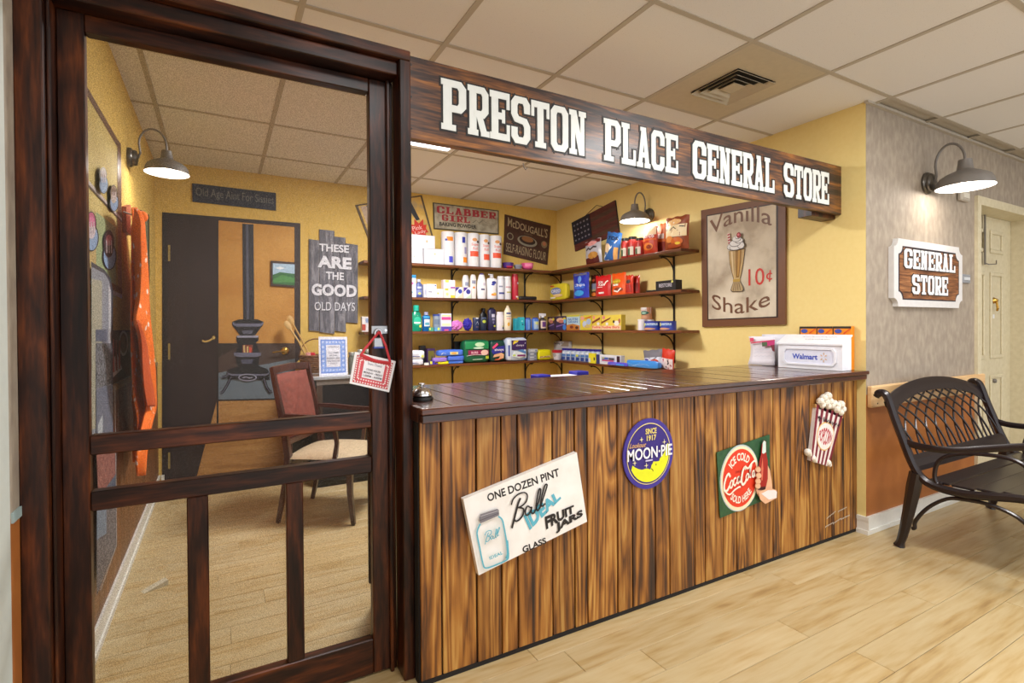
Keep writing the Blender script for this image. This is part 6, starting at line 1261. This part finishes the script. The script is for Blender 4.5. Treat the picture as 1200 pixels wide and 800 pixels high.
# ------------------------------------------------------------------ dining chair behind the screen
ch = thing('dining_chair', 'mahogany armchair with red patterned back and tan seat behind the screen door', 'chair', (.50, 3.60, 0), 0)
fw = Vector((.83, -.56, 0)).normalized(); lt_ = Vector((.56, .83, 0)).normalized(); A0 = Vector((.318, 3.50, 0))
def cp(f_, l_, z): return A0+fw*f_+lt_*l_+Vector((0, 0, z))      # f forward from the rear legs, l across
Wc, Dc, SH = .46, .46, .42
def bar(pts, r, m=M_chair, flat=None, nm='leg', par=ch): return B().tube(pts, r, m, n=4, flat=flat, up=tuple(fw)).build(nm, par, world=True, bevel=.002)
for l_ in (0, Wc):
    bar([cp(-.02, l_, 0.004), cp(.03, l_, .25), cp(.05, l_, .42), cp(.02, l_, .62), cp(-.05, l_, .965)], [.016, .022, .026, .024, .018], nm='rear_leg')
    bar([cp(Dc, l_, .004), cp(Dc-.02, l_, .2), cp(Dc-.02, l_, .385)], [.017, .022, .026], nm='front_leg')
    bar([cp(Dc-.12, l_, .36), cp(Dc-.10, l_, .5), cp(Dc-.12, l_, .63)], [.02, .016, .018], nm='arm_post')
    bar([cp(.03, l_, .665), cp(.15, l_, .66), cp(.28, l_, .645), cp(Dc-.06, l_, .64)], [.018, .02, .022, .02], nm='armrest')
    B().ball(cp(-.02, l_, .004), .008, M_steel, n=8).ball(cp(Dc, l_, .004), .008, M_steel, n=8).build('glide', ch, world=True)
for (a, c_) in (((0.05, .0), (.05, Wc)), ((Dc-.02, 0), (Dc-.02, Wc)), ((.05, 0), (Dc-.02, 0)), ((.05, Wc), (Dc-.02, Wc))):
    b = B(); p0, p1 = cp(a[0], a[1], .35), cp(c_[0], c_[1], .35); b.tube([p0, p1], .028, M_chair, n=4, flat=(1.25, .5) if abs(a[0]-c_[0]) > .1 else (1.25, .5), up=(fw if abs(a[0]-c_[0]) < .1 else lt_)).build('seat_rail', ch, world=True)
bar([cp(-.047, .0, .945), cp(-.05, Wc/2, .955), cp(-.047, Wc, .945)], .032, flat=(1, .45), nm='top_rail')
bar([cp(.04, .0, .50), cp(.04, Wc, .50)], .024, flat=(1, .5), nm='lower_rail')
def pad(c0, du, dv, dn, th, m, nm, nu=14):
    """cushion: corner c0, edges du, dv, crowned along dn"""
    vs = []; fs = []
    for s_ in (1, -.25):
        for j in range(nu+1):
            for i in range(nu+1):
                u, v = i/nu, j/nu; k = (sin(pi*min(max(u, .0), 1))**.35)*(sin(pi*v)**.35); vs.append(c0+du*u+dv*v+dn*(th*k*s_))
    N = (nu+1)**2
    for q_ in (0, 1):
        for j in range(nu):
            for i in range(nu): k = q_*N+j*(nu+1)+i; f_ = (k, k+1, k+nu+2, k+nu+1); fs.append(f_ if q_ == 0 else f_[::-1])
    return B().add(vs, fs, m).build(nm, ch, world=True, smooth=True)
M_red = speck('red patterned fabric', '#6e3329', '#8a463a', 34, .8, .2, stretch=(1, 1, 1))
pad(cp(.035, .03, .52), lt_*(Wc-.06), cp(-.045, .03, .92)-cp(.035, .03, .52), fw, .035, M_red, 'back_cushion')
pad(cp(.02, -.01, .40), fw*(Dc+.01), lt_*(Wc+.02), Vector((0, 0, 1)), .05, speck('tan vinyl', '#b8a282', '#c4b090', 60, .45, .05), 'seat')

# ------------------------------------------------------------------ cabinet, basket, jars and card
cb = thing('low_cabinet', 'low dark cabinet with bright metal top edge behind the dining chair', 'cabinet', (.9, 4.28, 0))
M_cab = mat('#1b191d', .35); M_cabf = mat('#4a3a30', .4)
B().box((.625, 4.12, .04), (1.28, 4.46, .815), M_cab, bev=.004).build('body', cb, world=True)
B().box((.60, 4.10, .816), (1.30, 4.48, .84), mat('#c8ccd2', .25, .4), bev=.003).build('cabinet_top', cb, world=True)
B().box((.625, 4.112, .776), (1.28, 4.1195, .8155), mat('#8a8078', .35, .3), bev=.001).box((.625, 4.112, .42), (.668, 4.1195, .7755), M_cabf, bev=.001).box((1.06, 4.112, .42), (1.10, 4.1195, .7755), M_cabf, bev=.001).box((.669, 4.112, .42), (1.059, 4.1195, .455), M_cabf, bev=.001).build('door_frame_trim', cb, world=True)
B().box((.63, 4.14, 0), (1.27, 4.44, .0395), M_black).build('plinth', cb, world=True)
c2 = thing('dark_stand', 'narrow dark stand carrying the basket, against the back wall', 'stand', (.62, 4.6, 0))
B().box((.50, 4.50, .03), (.86, 4.72, .80), M_cab, bev=.003).build('body', c2, world=True); B().box((.49, 4.49, .8005), (.87, 4.73, .815), M_cab, bev=.002).build('stand_top', c2, world=True)
B().box((.52, 4.52, 0), (.84, 4.70, .0295), M_black).build('plinth', c2, world=True)
bcx, bcy, bz = .70, 4.61, .8165
bk = thing('wicker_basket', 'brown wicker basket with an arched handle behind the blue card', 'basket', (bcx, bcy, bz))
M_wk = speck('wicker', '#4a3020', '#7a5438', 90, .8, .5, c2='#94694a')
rows = 10
for k in range(rows):
    rr = .105+.024*k/rows; B().tube([(rr*(1+.03*(1 if (i+k) % 2 else -1))*cos(2*pi*i/24), rr*.75*(1+.03*(1 if (i+k) % 2 else -1))*sin(2*pi*i/24), .010+.0165*k) for i in range(25)], .0085, M_wk, n=5).build('wicker_row', bk)
B().lathe([(.098, .001), (.10, .004)], M_wk, n=20, sy=.75).build('basket_base', bk)
B().tube([(.128*cos(a), 0, .165+.135*sin(a)) for a in [pi*k/14 for k in range(15)]], .005, M_wk, n=6).build('handle', bk, smooth=True)
for nm, lb, cat, pts, rr, mm in (('wooden_spatula', 'wooden spatula leaning left out of the wicker basket, upper one', 'spatula', [(343, 379), (352, 395), (363, 417)], .007, '#c8a060'), ('wooden_spoon', 'wooden spoon leaning left out of the wicker basket, lower one', 'spoon', [(340, 385), (350, 400), (360, 420)], .008, '#d0ac70')):
    P = [onY(4.60, *p_) for p_ in pts]; t = thing(nm, lb, cat, tuple(P[2]))
    B().tube(P, rr, mat(mm, .5), n=8).build('stick', t, world=True, smooth=True)
    d_ = (P[0]-P[1]).normalized(); B().tube([P[0]-d_*.01, P[0]+d_*.01, P[0]+d_*.05, P[0]+d_*.07], [.008, .022, .024, .012], mat(mm, .5), n=8, flat=(1, .3), up=(0, 1, 0)).build('blade', t, world=True, smooth=True)
for (x_, y_, c_, lb) in ((361.5, 411, '#e0a0a0', 'pale pink candle pot in the wicker basket'), (366, 407.5, '#d0283c', 'red candle pot in the wicker basket')):
    p_ = onY(4.60, x_, y_); t = thing('candle_pot', lb, 'candle', (p_.x, p_.y, bz+.10)); B().lathe([(.018, 0), (.024, .07), (.022, .085), (.012, .088)], mat(c_, .4), n=14).build('pot', t, smooth=True)
# blue card
bcd = thing('notice_card', 'white card with a blue printed border standing on the low cabinet', 'card', (.76, 4.17, .8405))
YK = 4.165
k4 = [onY(YK, 373.3, 394), onY(YK, 406.8, 394.2), onY(YK, 407.5, 438.2), onY(YK, 374.3, 440)]; dz = .8415-min(p_.z for p_ in k4); k4 = [p_+Vector((0, 0, dz)) for p_ in k4]
k4[2].z = k4[3].z = .8415
B().prism(k4, (0, .003, 0), mat('#e6e8f4', .4)).build('card', bcd, world=True)
B().prism([(.74, YK+.0035, .8412), (.80, YK+.0035, .8412), (.78, YK+.0035, 1.0)], (0, .002, 0), mat('#dcdce6', .5)).box((.75, YK+.006, .8412), (.79, YK+.05, .843), mat('#dcdce6', .5)).build('easel_back', bcd, world=True)
A = Art(loc4(k4)); A.rect(.06, .06, .93, .93, '#6a8ad8').rect(.09, .085, .90, .905, '#8aa8e8')
for k in range(7):
    for (u, v) in ((.14, .14+.12*k), (.85, .14+.12*k)): A.disc(u, v, .042, .032, '#c4d4f8', 8); A.h -= .0006
for k in range(5):
    for v in (.14, .86): A.disc(.28+.11*k, v, .04, .03, '#c4d4f8', 8); A.h -= .0006
A.lay(); A.rect(.25, .22, .74, .79, '#e4e6f2')
for k, (s_, a, c_) in enumerate((('ATTENTION!', .32, .68), ('ALL ITEMS', .32, .68), ('IN THIS', .37, .63), ('BASKET ARE', .27, .72), ('ONE DOLLAR', .27, .72), ('TODAY', .38, .62))):
    v = .72 if k == 0 else .64-.07*k; A.text(s_, a, v, c_, v+.035, '#4a4c5c', .01)
A.b.build('print', bcd, world=True)
for k, (x0_, yy, lb, h_) in enumerate(((412, 4.2, 'glass jar with grey lid on the low cabinet, left one', .18), (422, 4.22, 'glass jar with grey lid on the low cabinet, middle one', .2), (431, 4.24, 'glass jar with grey lid on the low cabinet, nearest the door edge', .2))):
    p_ = onY(yy, x0_+.5, 430); t = thing('glass_jar', lb, 'jar', (p_.x, yy, .8405), group='glass jars on the low cabinet')
    M_gl = mat('#6c7068', .12, key='jarglass'); 
    B().lathe([(.026, 0), (.029, .01), (.029, h_*.72), (.022, h_*.8), (.022, h_*.82)], M_gl, n=16).build('jar_body', t, smooth=True)
    B().lathe([(.025, h_*.82+.0003), (.025, h_*.94), (.022, h_*.96)], mat('#a8aca8', .35, .4), n=16).build('lid', t, smooth=True)
# door stop wedge
p_ = onZ(0, 181, 689); ds = thing('door_wedge', 'small cream rubber wedge lying on the floor behind the screen door', 'door wedge', (p_.x, p_.y, .0005), math.radians(25))
B().prism([(-.05, -.02, 0), (.05, -.02, 0), (.05, -.02, .026)], (0, .04, 0), mat('#cfc6ac', .6)).build('wedge', ds, bevel=.001)

# ------------------------------------------------------------------ cast metal bench
bn = thing('metal_bench', 'dark brown cast metal bench with a lattice back in front of the grey wall', 'bench', (3.78, 1.25, 0))
BX0, BX1 = 3.2, 4.37
back = [(1.545, .800), (1.528, .822), (1.505, .822), (1.485, .795), (1.455, .70), (1.42, .60), (1.385, .50), (1.35, .425), (1.31, .385), (1.25, .366), (1.15, .362), (1.05, .378), (.94, .398), (.83, .400), (.79, .385)]
def side(xx):
    T = lambda pts: [(xx, y_, z_) for y_, z_ in smoothp(pts, 5)]
    B().tube(T(back), [.017]*3+[.021]*(len(T(back))-3), M_cast, n=8, flat=(1.0, .95), up=(1, 0, 0)).build('side_frame', bn, world=True, smooth=True)
    for nm, pts, rr in (('leg', [(1.352, .42), (1.365, .34), (1.385, .22), (1.41, .09), (1.425, .03), (1.432, .004)], [.038, .040, .034, .027, .024, .034]), ('leg', [(.85, .385), (.84, .30), (.82, .18), (.80, .08), (.79, .03), (.785, .004)], [.036, .038, .033, .026, .024, .033])):
        pp = T(pts); rs_ = [rr[min(int(i/5), 5)]*(1-i % 5/5)+rr[min(int(i/5)+1, 5)]*(i % 5/5) for i in range(len(pp))]
        B().tube(pp, rs_, M_cast, n=8, up=(1, 0, 0), flat=(.85, .75)).build(nm, bn, world=True, smooth=True)
    B().tube(T([(1.372, .118), (1.360, .125), (1.355, .165), (1.30, .25), (1.22, .318), (1.15, .335), (1.05, .338), (.95, .308), (.88, .24), (.85, .18)]), .0095, M_cast, n=8, up=(1, 0, 0)).build('arch_brace', bn, world=True, smooth=True)
    B().tube(T([(1.425, .60), (1.395, .575), (1.35, .562), (1.26, .562), (1.16, .575), (1.03, .612), (.92, .64), (.83, .64), (.78, .605)]), [.010]*6+[.0125]*(len(T([(0, 0)]*9))-6), M_cast, n=8, up=(1, 0, 0), flat=(1.5, .8)).build('armrest', bn, world=True, smooth=True)
    B().tube(T([(1.238, .385), (1.262, .388), (1.272, .43), (1.255, .50), (1.20, .545), (1.10, .572), (.96, .57), (.88, .50), (.86, .41)]), .010, M_cast, n=8, up=(1, 0, 0)).build('arm_scroll', bn, world=True, smooth=True)
side(BX0); side(BX1)
# back plane: a point across (x) and up (t in metres along the slope)
def bp_(x_, t_): k = t_/.39; return Vector((x_, 1.352+.150*k, .432+.365*k))
arch_t = lambda s_: .335+.105*(1-(2*s_-1)**2)**.8
def xs_(s_): return BX0+(BX1-BX0)*s_
n = 24; P = [bp_(xs_(i/n), arch_t(i/n)) for i in range(n+1)]
B().tube(P, .043, M_cast, n=8, flat=(1, .3), up=tuple((bp_(0, 1)-bp_(0, 0)).cross(Vector((1, 0, 0))).normalized())).build('top_rail', bn, world=True, smooth=True)
up_ = tuple((bp_(0, 1)-bp_(0, 0)).cross(Vector((1, 0, 0))).normalized())
B().tube([bp_(BX0, .035), bp_(BX1, .035)], .046, M_cast, n=8, flat=(1, .3), up=up_).build('bottom_rail', bn, world=True)
lo_t = .072; N = 10; sp_ = (BX1-BX0)/N
nrm = Vector(up_)
for sgn, nm in ((1, 'lattice_bar'), (-1, 'lattice_bar')):
    for k in range(-2, N+3):
        x0_ = BX0+sp_*(k+.5); pts = []
        for q_ in range(15):
            t_ = lo_t+(.42-lo_t)*q_/14; x_ = x0_+sgn*(.40*((t_-lo_t)/.36)**2.5-.02)
            if BX0+.012 < x_ < BX1-.012 and t_ < arch_t((x_-BX0)/(BX1-BX0))-.02: pts.append(bp_(x_, t_)+nrm*(.004*sgn))
        if len(pts) > 2: B().tube(pts, .0058, M_cast, n=6, up=up_).build(nm, bn, world=True, smooth=True)
for k in range(5):
    y0_ = .815+.1*k; zz = [.401, .396, .386, .378, .379][k]
    B().box((BX0+.012, y0_, zz+.004), (BX1-.012, y0_+.092, zz+.016), M_cast, bev=.003).build('seat_slat', bn, world=True)
